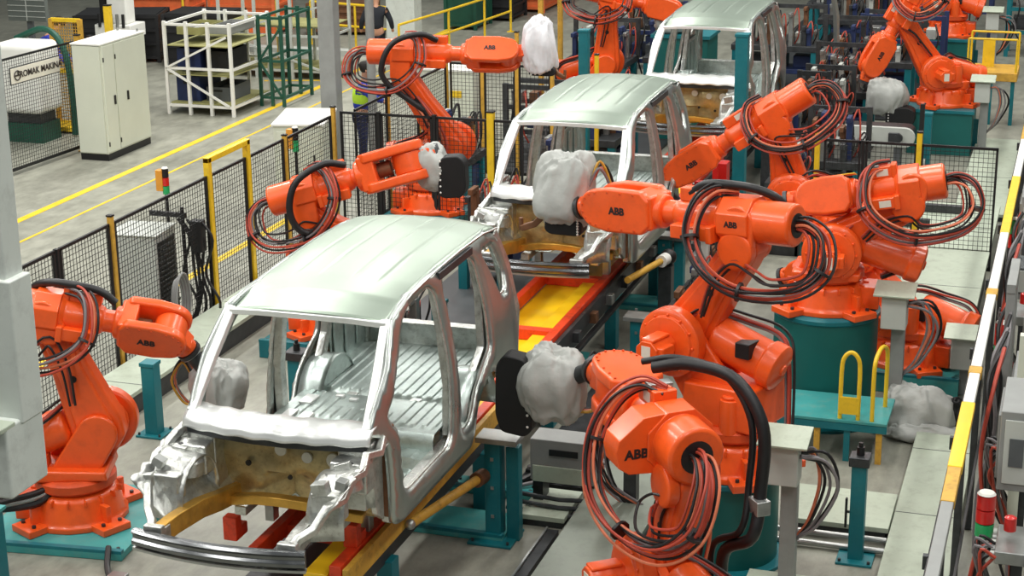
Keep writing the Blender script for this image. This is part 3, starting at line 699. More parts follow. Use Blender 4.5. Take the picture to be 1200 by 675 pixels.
# near column with bolted bracket, upper left, close to the viewer
nc = thing('bracket_column', 'close white steel column with bolted bracket along the left picture edge', 'column', (1.49, 5.56, 4.15))
MB().box((0, 0, 3.0), (.50, .12, 5.0)).build('shaft', 'column_white', nc, bevel=.008)
MB().box((.015, -.01, .62), (.53, .15, .58)).build('bolted_sleeve', 'column_white', nc, bevel=.008)
MB().box((-.45, -.06, .20), (1.44, .26, .30)).build('bracket_beam', 'column_white', nc, bevel=.012)
MB().box((-.45, -.17, .345), (1.44, .10, .02)).build('beam_lip', 'platform', nc, bevel=.004)
for i in range(2):
    for j in range(2): MB().cyl((.10+.05*i, -.085, .48+.055*j), (.10+.05*i, -.10, .48+.055*j), .018, n=6).build('bolt', 'grey', nc)

# ------------------------------------------------------------------ safety fences
def fence_panel(label, a, b, z0, z1, group=None, fm='black', cell=.062):
    a = Vector((*a, 0)); b = Vector((*b, 0)); d = b-a; L = d.length; rz = math.atan2(d.y, d.x)
    P = thing('safety_fence', label, 'fence', (a.x, a.y, 0), rz, group)
    f = MB(); t = .03
    f.box((L/2, 0, z1), (L, t, .035)); f.box((L/2, 0, z0), (L, t, .05)); f.box((.015, 0, (z0+z1)/2), (t, t, z1-z0)); f.box((L-.015, 0, (z0+z1)/2), (t, t, z1-z0))
    f.build('frame', fm, P)
    w_ = MB(); n = int(L/cell); m = int((z1-z0)/cell)
    for i in range(1, n): w_.box((L*i/n, 0, (z0+z1)/2), (.0055, .0055, z1-z0))
    for i in range(1, m): w_.box((L/2, 0, z0+(z1-z0)*i/m), (L, .0055, .0055))
    w_.build('wire_mesh', fm, P, smooth=False); return P
def fence_post(label, x, y, z1, m='yellow_dull', w=.06, group=None):
    P = thing('fence_post', label, 'post', (x, y, 0), 0, group)
    MB().box((0, 0, z1/2), (w, w, z1)).build('tube', m, P, bevel=.006)
    MB().box((0, 0, .008), (w*2.4, w*2.4, .016)).build('foot_plate', m, P)
    MB().box((0, 0, z1+.01), (w+.01, w+.01, .02)).build('cap', 'black', P)
    return P
GX = -4.66
ys = [14.0, 15.6, 16.72, 19.07, 20.15, 21.3, 22.9]
wh = ['nearest the left edge', 'left of the grey ventilated cabinet', 'in front of the grey ventilated cabinet', 'inside the yellow door frame', 'right of the yellow door frame', 'beside the white low cabinet, last before the corner']
for i in range(6):
    fence_panel('black wire mesh fence panel '+wh[i], (GX, ys[i]+.05), (GX, ys[i+1]-.05), .14, 1.88)
fence_post('thin black post between the two leftmost aisle fence panels', GX, 15.6, 1.88, 'black', .045)
fence_post('yellow fence post left of the grey ventilated cabinet', GX, 16.72, 1.97)
fence_post('yellow fence post in front of the low white cabinet', GX, 21.3, 1.93)
fence_post('yellow fence post at the corner beside the hi vis vest', GX, 22.95, 2.0)
door = thing('door_frame', 'tall yellow door frame in the left mesh fence', 'door frame', (GX, 19.07, 0), PI/2)
for k, x in enumerate((0, 1.08)): MB().box((x, 0, 1.06), (.08, .08, 2.12)).build('post', 'yellow', door, bevel=.006)
MB().box((.54, 0, 2.09), (1.16, .08, .07)).build('lintel', 'yellow', door, bevel=.006)
MB().box((.9, -.06, 1.05), (.05, .06, .22)).build('door_lock', 'black', door, bevel=.005)
# cross fence behind the tall robot
xs = [-4.58, -3.95, -3.1, -2.25, -1.75]
ww = ['crossing behind the tall robot lower arm', 'crossing behind the tall robot shoulder', 'crossing left of the thick yellow post', 'crossing right of the thick yellow post']
for i in range(4): fence_panel('black wire mesh fence panel '+ww[i], (xs[i]+.03, 22.95), (xs[i+1]-.03, 22.95), .14, 1.93)
fence_post('thin black post behind the tall robot lower arm', -3.95, 22.95, 1.95, 'black', .05)
fence_post('thin black post behind the tall robot shoulder', -3.1, 22.95, 1.95, 'black', .05)
fence_post('thick bright yellow post left of the second car windscreen', -2.25, 22.95, 2.05, 'yellow', .10)
# fence running on behind
ys = [23.1, 24.4, 25.7, 27.0]
ww = ['running back beside the hi vis vest', 'running back behind the tall robot elbow', 'running back under the tall robot forearm']
for i in range(3): fence_panel('black wire mesh fence panel '+ww[i], (-4.4, ys[i]+.03), (-4.4, ys[i+1]-.03), .14, 1.93)
for i, l in enumerate(('dull yellow post second along the back fence', 'dull yellow post third along the back fence', 'dull yellow post at the far back corner under the pale forearm')):
    fence_post(l, -4.4, ys[i+1], 2.0)
xs = [-4.4, -3.8, -3.2, -2.6]
ww = ['far cross fence under the tall robot wrist', 'far cross fence right of the tall robot wrist', 'far cross fence next to the second car roof']
for i in range(3): fence_panel('black wire mesh panel of the '+ww[i], (xs[i]+.03, 27.1), (xs[i+1]-.03, 27.1), .14, 1.95)
fence_post('orange brown post in the far cross fence under the wrist', -3.8, 27.1, 2.05)
fence_post('tall dull yellow post right of the tall robot wrist', -3.2, 27.1, 2.5)
fence_post('dull yellow post next to the second car roof', -2.6, 27.1, 2.1)
yf = thing('door_frame', 'narrow yellow door frame at top middle beside a white cloth', 'door frame', (-4.3, 32.0, 0), PI/2)
for k, x in enumerate((0, 1.3)): MB().box((x, 0, 1.2), (.09, .09, 2.4)).build('post', 'yellow_dull', yf, bevel=.006)
MB().box((.65, 0, 2.38), (1.4, .09, .08)).build('lintel', 'yellow', yf, bevel=.006)
# right cell fence
xs = [2.3, 2.86, 3.6, 4.66]
ww = ['left of the upright black bar behind the looped cables', 'right of the upright black bar', 'at right, largest of the three behind the looped cables']
for i in range(3): fence_panel('black wire mesh fence panel '+ww[i], (xs[i]+.03, 23.6), (xs[i+1]-.03, 23.6), .12, 1.78)
fence_post('yellow fence post left of the looped cables, beside the middle robot', 2.24, 23.6, 1.95, 'yellow', .07)
fence_post('yellow fence post behind the arm with looped cables', 3.6, 23.6, 1.95, 'yellow', .07)
fence_post('thin black post between the two yellow posts of the right fence', 2.86, 23.6, 1.78, 'black', .04)
# guard rail along the right edge, seen from above
gr = thing('guard_rail', 'long rail of white and yellow covers along the right edge', 'rail', (4.93, 9.0, 0), PI/2)
segs = [(0, 2.85, 'grey', .09), (2.85, 3.5, 'yellow_dull', .10), (3.5, 4.9, 'conveyor_yellow', .11), (4.9, 5.62, 'white', .09), (5.62, 5.8, 'yellow_dull', .11), (5.8, 7.95, 'white', .09), (7.95, 8.15, 'yellow_dull', .11), (8.15, 10.3, 'white', .09), (10.3, 13.0, 'yellow', .10), (13.0, 15.2, 'white', .09), (15.2, 16.5, 'yellow_dull', .10), (16.5, 19.0, 'platform', .09), (19.0, 21.5, 'yellow', .10), (21.5, 25, 'yellow_dull', .10)]
for a, b, m, w_ in segs: MB().box(((a+b)/2, 0, 1.78), (b-a-.01, w_, .07)).build('rail_cover', m, gr, bevel=.008)
for k in range(13): MB().box((.4+2.0*k, 0, .88), (.06, .06, 1.74)).build('stanchion', 'dark_steel', gr, bevel=.005)
MB().box((12.5, -.05, .9), (25, .02, .05)).build('mid_rail', 'black', gr)
MB().box((12.5, .05, 1.70), (25, .03, .05)).build('cable_channel', 'black', gr)
for k in range(9): MB().box((2.1+2.2*k, .07, 1.68), (.05, .05, .10)).build('sensor', 'dark_steel', gr)
# ------------------------------------------------------------------ line conveyor under the cars
cv = thing('line_conveyor', 'long yellow and red conveyor bed running under the van bodies', 'conveyor', (0, 10.0, 0), PI/2)
# local x runs along the line, local y = -world x
def CV(y0, y1, x, z, w, h, name, m, bev=.006): return MB().box(((y0+y1)/2-10, -x, z), (y1-y0, w, h)).build(name, m, cv, bevel=bev)
CV(11.2, 15.0, .525, .86, .05, .18, 'side_beam', 'yellow_dull'); CV(15.02, 31, .525, .84, .05, .16, 'side_beam', 'dark_steel')
for k in range(22): CV(15.3+.7*k, 15.42+.7*k, .58, .80, .08, .12, 'drive_bracket', ('dark_steel', 'rust_steel', 'steel')[k % 3])
CV(15.0, 31, .60, .66, .06, .05, 'conduit', 'black'); CV(11.2, 31, .44, .90, .10, .14, 'red_rail', 'conveyor_red')
CV(11.2, 31, .27, .86, .20, .05, 'yellow_strip', 'conveyor_yellow'); CV(11.2, 31, -.30, .92, .08, .14, 'red_rail', 'conveyor_red')
CV(15.0, 31, -.03, .80, .52, .03, 'yellow_deck', 'conveyor_yellow')
CV(11.2, 31, .02, .62, .9, .12, 'bed_frame', 'dark_steel')
for y in (11.9, 13.4, 15.6, 17.2, 19.2, 21.2, 23.2, 25.2, 27.2, 29.2): CV(y-.06, y+.06, .05, .88, .78, .12, 'cross_beam', 'conveyor_red')
for y in (12.2, 14.6, 16.8, 19.4, 21.6, 24.0, 26.6, 29.2):
    for x in (-.36, .46): CV(y-.08, y+.08, x, .29, .14, .58, 'leg', 'teal')
for y in (12.5, 15.2, 17.9, 19.8): CV(y-.02, y+.02, -.02, .785, .46, .02, 'deck_seam', 'yellow_dull')
# hooks that carry the body front
for x, y in ((-.55, 11.45), (-.40, 12.25), (.42, 11.6)):
    h = MB(); h.box((y-10, -x, 1.06), (.10, .12, .20)); h.box((y-10+.10, -x, 1.0), (.14, .10, .10)); h.build('support_hook', 'conveyor_red', cv, bevel=.01)
for y in (11.9, 14.3, 19.3, 21.7, 26.7, 29.0):
    for x in (-.42, .42): CV(y-.05, y+.05, x, 1.09, .08, .28, 'body_rest', 'steel')
# teal floor frames beside and beneath the line
def floor_plate(label, cx, cy, w, d, z=.04, m='teal_light', rz=0):
    P = thing('floor_plate', label, 'floor plate', (cx, cy, 0), rz)
    MB().box((0, 0, z/2+.002), (w, d, z)).build('plate', m, P, bevel=.006)
    MB().box((0, -d/2+.03, z+.015), (w, .06, .03)).build('edge_strip', 'teal', P)
    for sx in (-1, 1):
        for sy in (-1, 1): MB().cyl((sx*(w/2-.07), sy*(d/2-.1), z), (sx*(w/2-.07), sy*(d/2-.1), z+.02), .018, n=6).build('anchor_bolt', 'dark_steel', P)
    return P
floor_plate('teal steel floor plate under the left foreground robot', -3.08, 13.2, 1.45, 1.5, .068, 'teal_light', .12)
floor_plate('teal floor plate on the right of the nearest car conveyor', .42, 14.15, .95, .55, .05)
floor_plate('narrow teal floor plate behind the tall teal bracket post', .45, 15.0, .9, .30, .05)
floor_plate('teal floor plate by the centre walkway beneath the second car', .30, 21.15, .85, .5, .06)
floor_plate('teal floor plate under two posts right of the yellow deck', .5, 18.7, .8, .7, .05)
floor_plate('teal floor plate supporting the robot behind the nearest car', -2.8, 18.6, 1.4, 1.4, .198, 'teal')
floor_plate('blue grey base plate of the low robot behind the ladder drum', 3.95, 19.4, 1.25, 1.2, .198, 'teal_light')
def block(label, cx, cy, w, d, z):
    P = thing('robot_pedestal', label, 'pedestal', (cx, cy, 0))
    MB().box((0, 0, z/2-.03), (w, d, z-.06)).build('block', 'teal_dark', P, bevel=.01)
    MB().box((0, 0, z-.03), (w+.06, d+.06, .06)).build('top_plate', 'teal', P, bevel=.006)
    for s_ in (-1, 1): MB().box((s_*(w/2+.04), 0, z*.35), (.08, .05, z*.7)).build('gusset', 'teal', P)
block('square teal block under the tall robot with pale topped forearm', -3.3, 23.3, 1.05, 1.0, .5)
block('square teal block under the upper right robot', 3.3, 31.5, 1.1, 1.1, .8)
block('square teal block under the farthest robot at top right', 2.85, 38.0, 1.1, 1.1, 1.0)
block('teal block under the robot behind the second car roof', -3.0, 30.6, 1.0, 1.0, .4)
tb = thing('robot_pedestal', 'tall plain teal box left of the farthest car body', 'pedestal', (-1.3, 31.2, 0))
MB().box((0, 0, .95), (1.0, .9, 1.9)).build('box', 'teal_dark', tb, bevel=.01); MB().box((0, 0, 1.93), (1.08, .98, .06)).build('lid', 'teal', tb)

# ------------------------------------------------------------------ teal posts and small stands
def teal_post(label, x, y, z, w=.14, head='sensor', plate=.32, rz=0):
    P = thing('steel_post', label, 'post', (x, y, 0), rz)
    b = MB(); b.box((0, 0, z/2), (w, w, z)); b.build('tube', 'teal', P, bevel=.008)
    MB().box((0, 0, .012), (plate, plate, .024)).build('base_plate', 'teal', P, bevel=.004)
    for sx in (-1, 1):
        for sy in (-1, 1): MB().cyl((sx*plate*.4, sy*plate*.4, .02), (sx*plate*.4, sy*plate*.4, .05), .014, n=6).build('anchor_bolt', 'dark_steel', P)
    if head == 'sensor':
        MB().box((0, 0, z+.03), (w+.05, w+.05, .09)).build('clamp', 'dark_steel', P, bevel=.01)
        MB().cyl((0, 0, z+.07), (0, 0, z+.15), .035, n=12).build('pin', 'black', P); MB().cyl((.0, 0, z+.15), (0, 0, z+.19), .02, n=10).build('pin_tip', 'black', P)
    elif head == 'cap': MB().box((0, 0, z+.02), (w+.02, w+.02, .04)).build('cap', 'teal', P, bevel=.004)
    elif head == 'double':
        MB().box((w*1.15, .04, z*.47), (w*.8, w*.8, z*.94)).build('side_tube', 'teal', P, bevel=.008)
        MB().box((.05, 0, z+.02), (w*2.6, w+.1, .05)).build('head_plate', 'steel', P, bevel=.004)
        for k in range(3): MB().box((0, -w/2-.005, .25+.28*k), (.03, .012, .03)).build('clip', 'steel', P)
    return P
p = teal_post('slim teal post with black sensor arm standing at the right walkway', 4.02, 14.48, .93, .13)
MB().box((-.10, -.02, .45), (.02, .04, .28)).build('sensor_paddle', 'black', p, bevel=.005); MB().box((-.06, -.02, .46), (.08, .02, .02)).build('sensor_bracket', 'dark_steel', p)
teal_post('thick double teal post right of the nearest car rear wheel', .80, 13.98, .98, .15, 'double', .42)
teal_post('teal post with dark cap beside the left foreground robot hand', -3.50, 15.37, .78, .15, 'cap', .3)
teal_post('teal post seen through the nearest car door on the far side', -1.9, 15.6, .95, .16)
teal_post('teal post behind the nearest car left side window opening', -1.22, 18.0, .85, .15, 'cap')
teal_post('pair of short teal tubes right of the yellow conveyor deck', .98, 18.6, .68, .15, 'double', .4)
teal_post('teal post below the long foreground forearm', .66, 21.31, .9, .16, 'double', .38)
teal_post('small teal post under the black and grey covered gun', .95, 22.5, .5, .12, 'cap', .3)
teal_post('tall teal post crossing in front of the farthest car', 1.17, 23.6, 3.15, .17, 'cap', .4)
teal_post('tall teal post above the second car roof', -1.72, 25.9, 2.75, .15, 'cap', .4)
fence_post('yellow post beside the tall teal post above the second car roof', -1.52, 25.9, 2.4, 'yellow')
teal_post('teal post in the ladder platform area behind upper right robot', 3.25, 29.0, 1.1, .15, 'cap')
q = thing('steel_post', 'blue teal block at the bottom left picture corner', 'post', (-3.13, 11.95, 0))
MB().box((-.05, -.15, .34), (.28, .3, .68)).build('tube', 'teal', q, bevel=.008); MB().box((-.05, -.15, .69), (.32, .34, .03)).build('head_plate', 'teal_light', q)
# yellow rod from car to bracket
rod = thing('yellow_rod', 'thick yellow tube with silver ball end beside the nearest car sill', 'rod', (.60, 12.4, .82))
MB().cyl((0, 0, 0), (.12, 1.30, -.14), .042).build('tube', 'yellow_dull', rod); MB().cyl((.12, 1.30, -.14), (.13, 1.46, -.16), .07).build('socket', 'rust_steel', rod); MB().sphere((0, -.02, 0), .045).build('ball_end', 'steel', rod)
rod = thing('yellow_rod', 'short yellow tube with black ball joint beside the second car', 'rod', (.75, 19.0, 1.0))
MB().cyl((0, 0, 0), (.22, 1.0, .0), .04).build('tube', 'yellow_dull', rod); MB().sphere((.24, 1.08, .0), .10).build('ball_joint', 'black', rod); MB().cyl((.2, .86, 0), (.225, 1.0, .0), .075).build('collar', 'white', rod)
MB().box((.22, 1.05, -.55), (.16, .16, .9)).build('stand', 'dark_steel', rod)

# ------------------------------------------------------------------ right side platforms
def deck(label, x0, x1, y0, y1, z, m='platform', t=.05, seams=(), legs=True):
    P = thing('floor_deck', label, 'platform', ((x0+x1)/2, (y0+y1)/2, 0)); w_ = x1-x0; d = y1-y0
    MB().box((0, 0, z-t/2), (w_, d, t)).build('top', m, P, bevel=.005)
    if z-t > .02: MB().box((0, 0, (z-t)/2), (w_-.06, d-.06, z-t)).build('frame', 'dark_steel', P)
    for s_ in seams: MB().box((0, s_-(y0+y1)/2, z+.001), (w_-.01, .008, .004)).build('seam', 'grey_dark', P)
    return P
deck('pale green walkway decking along the right guard rail, near part', 4.27, 4.86, 9.5, 17.6, .14, seams=(13.9, 16.9, 15.3))
deck('small pale step deck joining the right walkway by the teal sensor post', 3.30, 4.26, 14.85, 15.65, .16, seams=())
deck('pale deck strip at the bottom right below the pipes', 3.2, 4.26, 12.5, 13.75, .14)
deck('pale machine deck behind the low robot along the right fence', 3.62, 4.62, 19.9, 23.3, .45, seams=(21.6,))
deck('light panels on the floor beyond the right mesh fence', 1.9, 4.6, 23.9, 26.4, .30, seams=(25.0,))
deck('pale deck beyond the right mesh fence under the upper right robot', 3.9, 4.7, 26.6, 32, .12, seams=(29,))
deck('long grey smooth deck between conveyor and nearest robot', 1.52, 2.22, 11.0, 15.9, .30, 'platform_dark')
deck('raised pale plinth inside the left mesh fence', -4.55, -3.95, 13.2, 22.0, .28, 'platform', seams=(16.0, 19.0))
deck('white slab deck in the cell behind the second car body', -1.2, 2.0, 23.9, 25.4, .45, 'grey_light', seams=(24.6,))
for k, (zz, yy) in enumerate(((.10, 14.72), (.05, 14.60))):
    tag(MB().tube([(3.25, yy, zz), (3.7, yy, zz), (4.26, yy, zz)], .028, 10).build('pipe', 'steel'), ('upper' if k == 0 else 'lower')+' silver pipe in front of the small step deck', 'pipe')
# ladder platform round the big drum
pf = thing('service_platform', 'teal service platform with two yellow loop rails round the large drum', 'platform', (3.45, 17.05, 0))
MB().box((0, 0, .43), (1.15, .75, .04)).build('deck', 'teal_light', pf, bevel=.005)
MB().box((0, -.36, .38), (1.15, .03, .08)).build('edge', 'teal', pf)
for x, m in ((-.48, 'yellow_dull'), (-.12, 'yellow_dull'), (.18, 'teal'), (.5, 'yellow_dull')): MB().box((x, -.33, .2), (.06, .05, .4)).build('leg', m, pf)
for (xa, ya, xb, yb) in ((.10, -.33, .28, -.33), (.42, -.33, .50, .12)):
    MB().tube(catmull([(xa, ya, .45), (xa, ya, .95), (xa+(xb-xa)*.12, ya+(yb-ya)*.12, 1.10), ((xa+xb)/2, (ya+yb)/2, 1.16), (xb-(xb-xa)*.12, yb-(yb-ya)*.12, 1.10), (xb, yb, .95), (xb, yb, .45)], 5), .022, 10).build('loop_rail', 'yellow', pf)
MB().box((.19, -.35, .60), (.2, .02, .18)).build('kick_plate', 'yellow', pf)
# far yellow platform
pf = thing('service_platform', 'far yellow platform with yellow railing at the top right', 'platform', (3.98, 34.2, 0))
MB().box((0, 0, .92), (.95, 1.0, .16)).build('deck', 'yellow_dull', pf, bevel=.01)
MB().box((-.1, .2, 1.25), (.22, .1, .55)).build('ladder_plate', 'yellow', pf)
for x in (-.44, .44):
    MB().tube([(x, -.45, 1.0), (x, -.45, 1.62)], .02).build('rail_post', 'yellow', pf)
MB().tube([(-.44, -.45, 1.62), (.44, -.45, 1.62)], .02).build('top_rail', 'yellow', pf); MB().tube([(-.44, .45, 1.62), (.44, .45, 1.62)], .02).build('top_rail', 'yellow', pf)
for x in (-.44, .44): MB().tube([(x, .45, 1.0), (x, .45, 1.62)], .02).build('rail_post', 'yellow', pf)
for x in (-.4, 0, .4): MB().box((x, -.4, .42), (.07, .07, .84)).build('leg', 'teal', pf)

# ------------------------------------------------------------------ junction posts with sloping lids and cables
def junction(label, x, y, z, rz=0, seed=0, h=.35, tail=True):
    P = thing('junction_post', label, 'junction box', (x, y, 0), rz)
    MB().box((.02, .1, (z-h)/2), (.14, .12, z-h)).build('post', 'grey', P, bevel=.008)
    MB().box((-.02, 0, z-h/2-.02), (.26, .24, h)).build('box', 'grey_light', P, bevel=.012)
    lid = MB(); lid.box((0, -.02, 0), (.42, .36, .02), Matrix.Rotation(.18, 3, 'X')); lid.build('lid', 'platform', P, M=Matrix.Translation((-.02, 0, z+.04)), bevel=.004)
    if tail:
        rnd = random.Random(seed)
        for k in range(7):
            a = rnd.uniform(-.06, .1); d = rnd.uniform(.16, .36)
            MB().tube(catmull([(.10, a, z-.12), (.10+d*.7, a+.02, z-.10-.1*rnd.random()), (.10+d, a+.05, z-.40), (.10+d*.5, a+.05, z-.75), (.06, .12, z-.98), (.04, .14, max(.05, z-1.3))], 5), .014, 7).build('cable', ('rubber', 'hose_grey', 'rubber', 'hose_grey', 'hose_pink')[k % 5], P)
    return P
junction('grey post with tilted pale lid behind the foreground robot base', 3.52, 13.55, 1.45, 0, 1)
junction('grey post with tilted pale lid beside the large drum', 3.96, 17.75, 1.50, 0, 2)
junction('pale lidded box beside the low robot', 4.62, 18.9, .72, 0, 3)
junction('small white lidded box beside the upper right robot base', 4.0, 31.2, 1.30, 0, 4)
junction('small white lidded box beside the farthest robot base', 3.78, 37.5, 1.60, 0, 5)
# coil of grey cables on the floor behind
ck = thing('cable_heap', 'tangled grey cables lying between the low robot and the right rail', 'cables', (4.48, 19.5, 0))
rnd = random.Random(5)
for k in range(9):
    P_ = [(-.35+rnd.uniform(-.1, .1), rnd.uniform(-.3, .3), .02+rnd.random()*.15), (-.1, rnd.uniform(-.3, .3), .1+rnd.random()*.25), (.1+rnd.uniform(-.1, .1), rnd.uniform(-.25, .25), .12+rnd.random()*.2), (.3, rnd.uniform(-.2, .2), .03+rnd.random()*.1)]
    MB().tube(catmull(P_, 6), .018, 7).build('cable', ('hose_grey', 'grey_light', 'rubber')[k % 3], ck)

# ------------------------------------------------------------------ covered welding guns
def cloth_shape(m, c, rad, seed=0, amp=.14, R=None, nu=72, nv=48, droop=0, sq=.62):
    # crumpled fabric: facets between sharp creases, stretched along the hang direction
    off = Vector((seed*3.7, seed*1.9, seed*5.1)); c = Vector(c); vs = []
    f = lambda v: math.copysign(abs(v)**sq, v)
    for j in range(nv+1):
        a = -PI/2+PI*j/nv
        for i in range(nu):
            t = 2*PI*i/nu
            ca, sa, ct, st = math.cos(a), math.sin(a), math.cos(t), math.sin(t)
            p = Vector((f(ca)*f(ct), f(ca)*f(st), f(sa)))
            u = Vector((p.x, p.y, p.z*.28))
            n1 = noise.noise(Vector((p.x, p.y, p.z*.7))*1.2+off)
            d = noise.voronoi(u*1.7+off)[0]; d2 = noise.voronoi(u*3.6+off*1.7)[0]
            k = 1+amp*(1.2*n1-1.3*min(.5, d[1]-d[0])-.5*min(.5, d2[1]-d2[0])+.45)
            taper = 1-.22*max(0, p.z)**1.5
            q = Vector((p.x*rad[0]*taper, p.y*rad[1]*taper, p.z*rad[2]))*k
            q.x += .12*rad[0]*math.sin(p.z*2.1+seed); 
            if droop and q.z < 0: q.x *= 1+droop*(-q.z/rad[2]); q.y *= 1+droop*(-q.z/rad[2])
            if R is not None: q = R @ q
            vs.append(c+q)
    fs = [(j*nu+i, j*nu+(i+1) % nu, (j+1)*nu+(i+1) % nu, (j+1)*nu+i) for j in range(nv) for i in range(nu)]
    return m.add(vs, fs)
def gun(label, loc, rz, rad=(.28, .22, .30), seed=0, skirt=None, jaw=True, cloth='cloth', cab=True, skirt_c=None, riv=-1, hold=None):
    P = thing('covered_welding_gun', label, 'welding gun', loc, rz)
    if hold:
        v = Matrix.Rotation(-rz, 3, 'Z') @ (FL[hold]-Vector(loc))
        MB().cyl(v*.15, v*.995, .075).build('mounting_bracket', 'dark_steel', P); MB().cyl(v*.92, v*1.0, .10).build('mounting_flange', 'steel', P)
    cloth_shape(MB(), (0, 0, 0), rad, seed, .22).build('fabric_cover', cloth, P, angle=80)
    if skirt:
        sx, sy, sz = skirt; c = skirt_c or (rad[0]*.85, 0, -.05)
        m_ = MB(Matrix.Translation(c)); pr = roundpoly([(-sx/2, -sz*.42), (-sx*.3, -sz/2), (sx*.35, -sz*.46), (sx/2, -sz*.25), (sx*.47, sz*.35), (sx*.25, sz/2), (-sx*.35, sz*.46), (-sx*.5, sz*.25)], .05)
        m_.prism(pr, -sy/2, sy/2); so = m_.build('black_skirt', 'cloth_black', P, bevel=.018, segs=2)
        for side in (-1, 1):
            for k in range(6): MB(Matrix.Translation(c)).sphere((riv*sx*.40, side*(sy/2+.003), -sz*.36+sz*.145*k), .012, 8, 6).build('rivet', 'white', so)
    if jaw:
        MB().sweep([(rad[0]*.5, 0, -rad[2]*.6), (rad[0]*1.1, 0, -rad[2]*1.1), (rad[0]*1.6, 0, -rad[2]*1.25)], [(-.03, -.03), (.03, -.03), (.03, .03), (-.03, .03)], side=(0, 1, 0)).build('gun_arm', 'rust_steel', P, bevel=.01)
        MB().cyl((rad[0]*1.6, 0, -rad[2]*1.3), (rad[0]*1.6, 0, -rad[2]*.95), .02).build('electrode', 'rust_steel', P)
    if cab:
        rnd = random.Random(seed+40)
        for k in range(4):
            y = rnd.uniform(-.1, .1)
            MB().tube(catmull([(-rad[0]*.9, y, .05), (-rad[0]*1.2, y-.05, .2+.1*rnd.random()), (-rad[0]*1.5, y-.12, .02), (-rad[0]*1.3, y-.05, -.2), (-rad[0]*.8, y, -.22)], 5), .013, 7).build('hose', ('hose_pink', 'rubber', 'yellow_dull', 'hose_grey')[k], P)
    return P
gun('grey fabric covered gun with riveted black plate right of the nearest car', (1.50, 13.52, 1.74), PI, (.27, .22, .33), 1, (.33, .20, .74), cab=True, skirt_c=(.33, .02, -.10), hold=5)
gun('large grey cloth covered gun before the second car windscreen, yellow hoses', (1.18, 15.0, 3.10), PI, (.27, .22, .33), 2, (.36, .22, .18), cab=True, skirt_c=(.0, 0, -.34), hold=4)
gun('grey and black covered gun of the robot behind the nearest car', (-1.62, 18.98, 2.22), .1, (.21, .2, .25), 3, (.34, .20, .52), cab=False, skirt_c=(.27, -.10, -.08), jaw=False, hold=2)
gun('white fabric covered gun held by the tall robot near the aisle', (-1.70, 23.58, 2.92), .0, (.22, .2, .36), 4, (.4, .2, .14), cloth='cloth_white', cab=False, skirt_c=(.04, 0, -.36), hold=3)
gun('grey cloth covered gun on the left seen through the nearest car windscreen', (-1.86, 13.82, 1.26), -.4, (.30, .2, .26), 5, None, cab=True, hold=1)
gun('grey and black covered gun hanging under the long foreground forearm', (1.02, 21.25, 1.22), .2, (.24, .16, .20), 6, (.22, .16, .34), cab=False, skirt_c=(-.16, -.05, -.08), jaw=False, hold=7)
gun('grey cloth with black underside below the upper right robot', (2.36, 30.72, 1.02), .0, (.34, .26, .32), 7, (.5, .3, .34), cab=False, skirt_c=(.30, -.05, -.30), jaw=False, hold=9)
gun('pale cloth wrapped gun beside the farthest car roof', (-1.5, 31.0, 2.15), .2, (.36, .2, .18), 8, None, cab=False, jaw=False, hold=11)
cb = thing('cloth_bundle', 'crumpled grey cloth bundle with black cuff lying on the right floor', 'cloth', (4.24, 17.72, .23))
cloth_shape(MB(), (0, 0, .02), (.34, .26, .25), 9, .30, droop=.25).build('fabric', 'cloth', cb, angle=80)
cloth_shape(MB(), (.34, .02, .0), (.13, .12, .15), 12, .35).build('black_cuff', 'cloth_black', cb, angle=80)
cloth_shape(MB(), (.05, -.25, -.13), (.38, .14, .09), 14, .2).build('fabric_flap', 'cloth', cb, angle=80)
# frame unit the nearest right gun hangs from
fx = thing('tool_stand', 'grey tool stand with hoses behind the black plated gun', 'tool stand', (1.25, 14.75, 0))
MB().box((0, 0, .55), (.62, .3, .42)).build('housing', 'grey', fx, bevel=.01); MB().box((.02, -.155, .64), (.28, .01, .06)).build('slot', 'black', fx)
MB().box((-.03, -.16, .42), (.5, .02, .16)).build('front_panel', 'platform', fx, bevel=.004)
for x in (-.25, .25): MB().box((x, 0, .17), (.1, .2, .34)).build('leg', 'dark_steel', fx)
for k in range(3): MB().tube([(-.5, -.2-.05*k, .22-.06*k), (0, -.22-.05*k, .2-.06*k), (.4, -.2-.05*k, .22-.06*k)], .022, 8).build('pipe', 'dark_steel', fx)
vs_ = thing('valve_unit', 'grey valve unit with coiled hoses left of the nearest robot wrist', 'valve unit', (1.95, 14.5, 0))
MB().box((0, 0, 1.0), (.16, .16, .40)).build('valve_block', 'grey', vs_, bevel=.01); MB().box((0, 0, .41), (.12, .12, .8)).build('stand', 'dark_steel', vs_)
for k in range(6): MB().lathe([(.05, 0), (.05, .04)], (-.14, 0, .85+.055*k), (0, 0, 1), 12).build('coil_ring', 'rubber', vs_)
MB().sphere((-.1, -.05, 1.25), .07).build('gauge_head', 'grey_light', vs_)
rnd = random.Random(3)
for k in range(10):
    MB().tube(catmull([(-.15+rnd.uniform(-.05, .05), 0, 1.2), (-.3+rnd.uniform(-.1, .1), -.1, .9+rnd.uniform(-.1, .1)), (-.2+rnd.uniform(-.1, .1), -.1, .5), (.05+rnd.uniform(-.15, .15), -.05, .25), (.1, 0, .04)], 5), .012, 6).build('hose', ('rubber', 'hose_grey', 'rubber', 'hose_pink')[k % 4], vs_)
dr = thing('drain_profile', 'dark metal floor profile beside the long grey deck', 'profile', (1.32, 12.9, 0))
MB().box((0, .0, .05), (.10, 2.4, .10)).build('channel', 'dark_steel', dr, bevel=.006); MB().box((-.06, 0, .06), (.02, 2.4, .12)).build('lip', 'steel', dr)
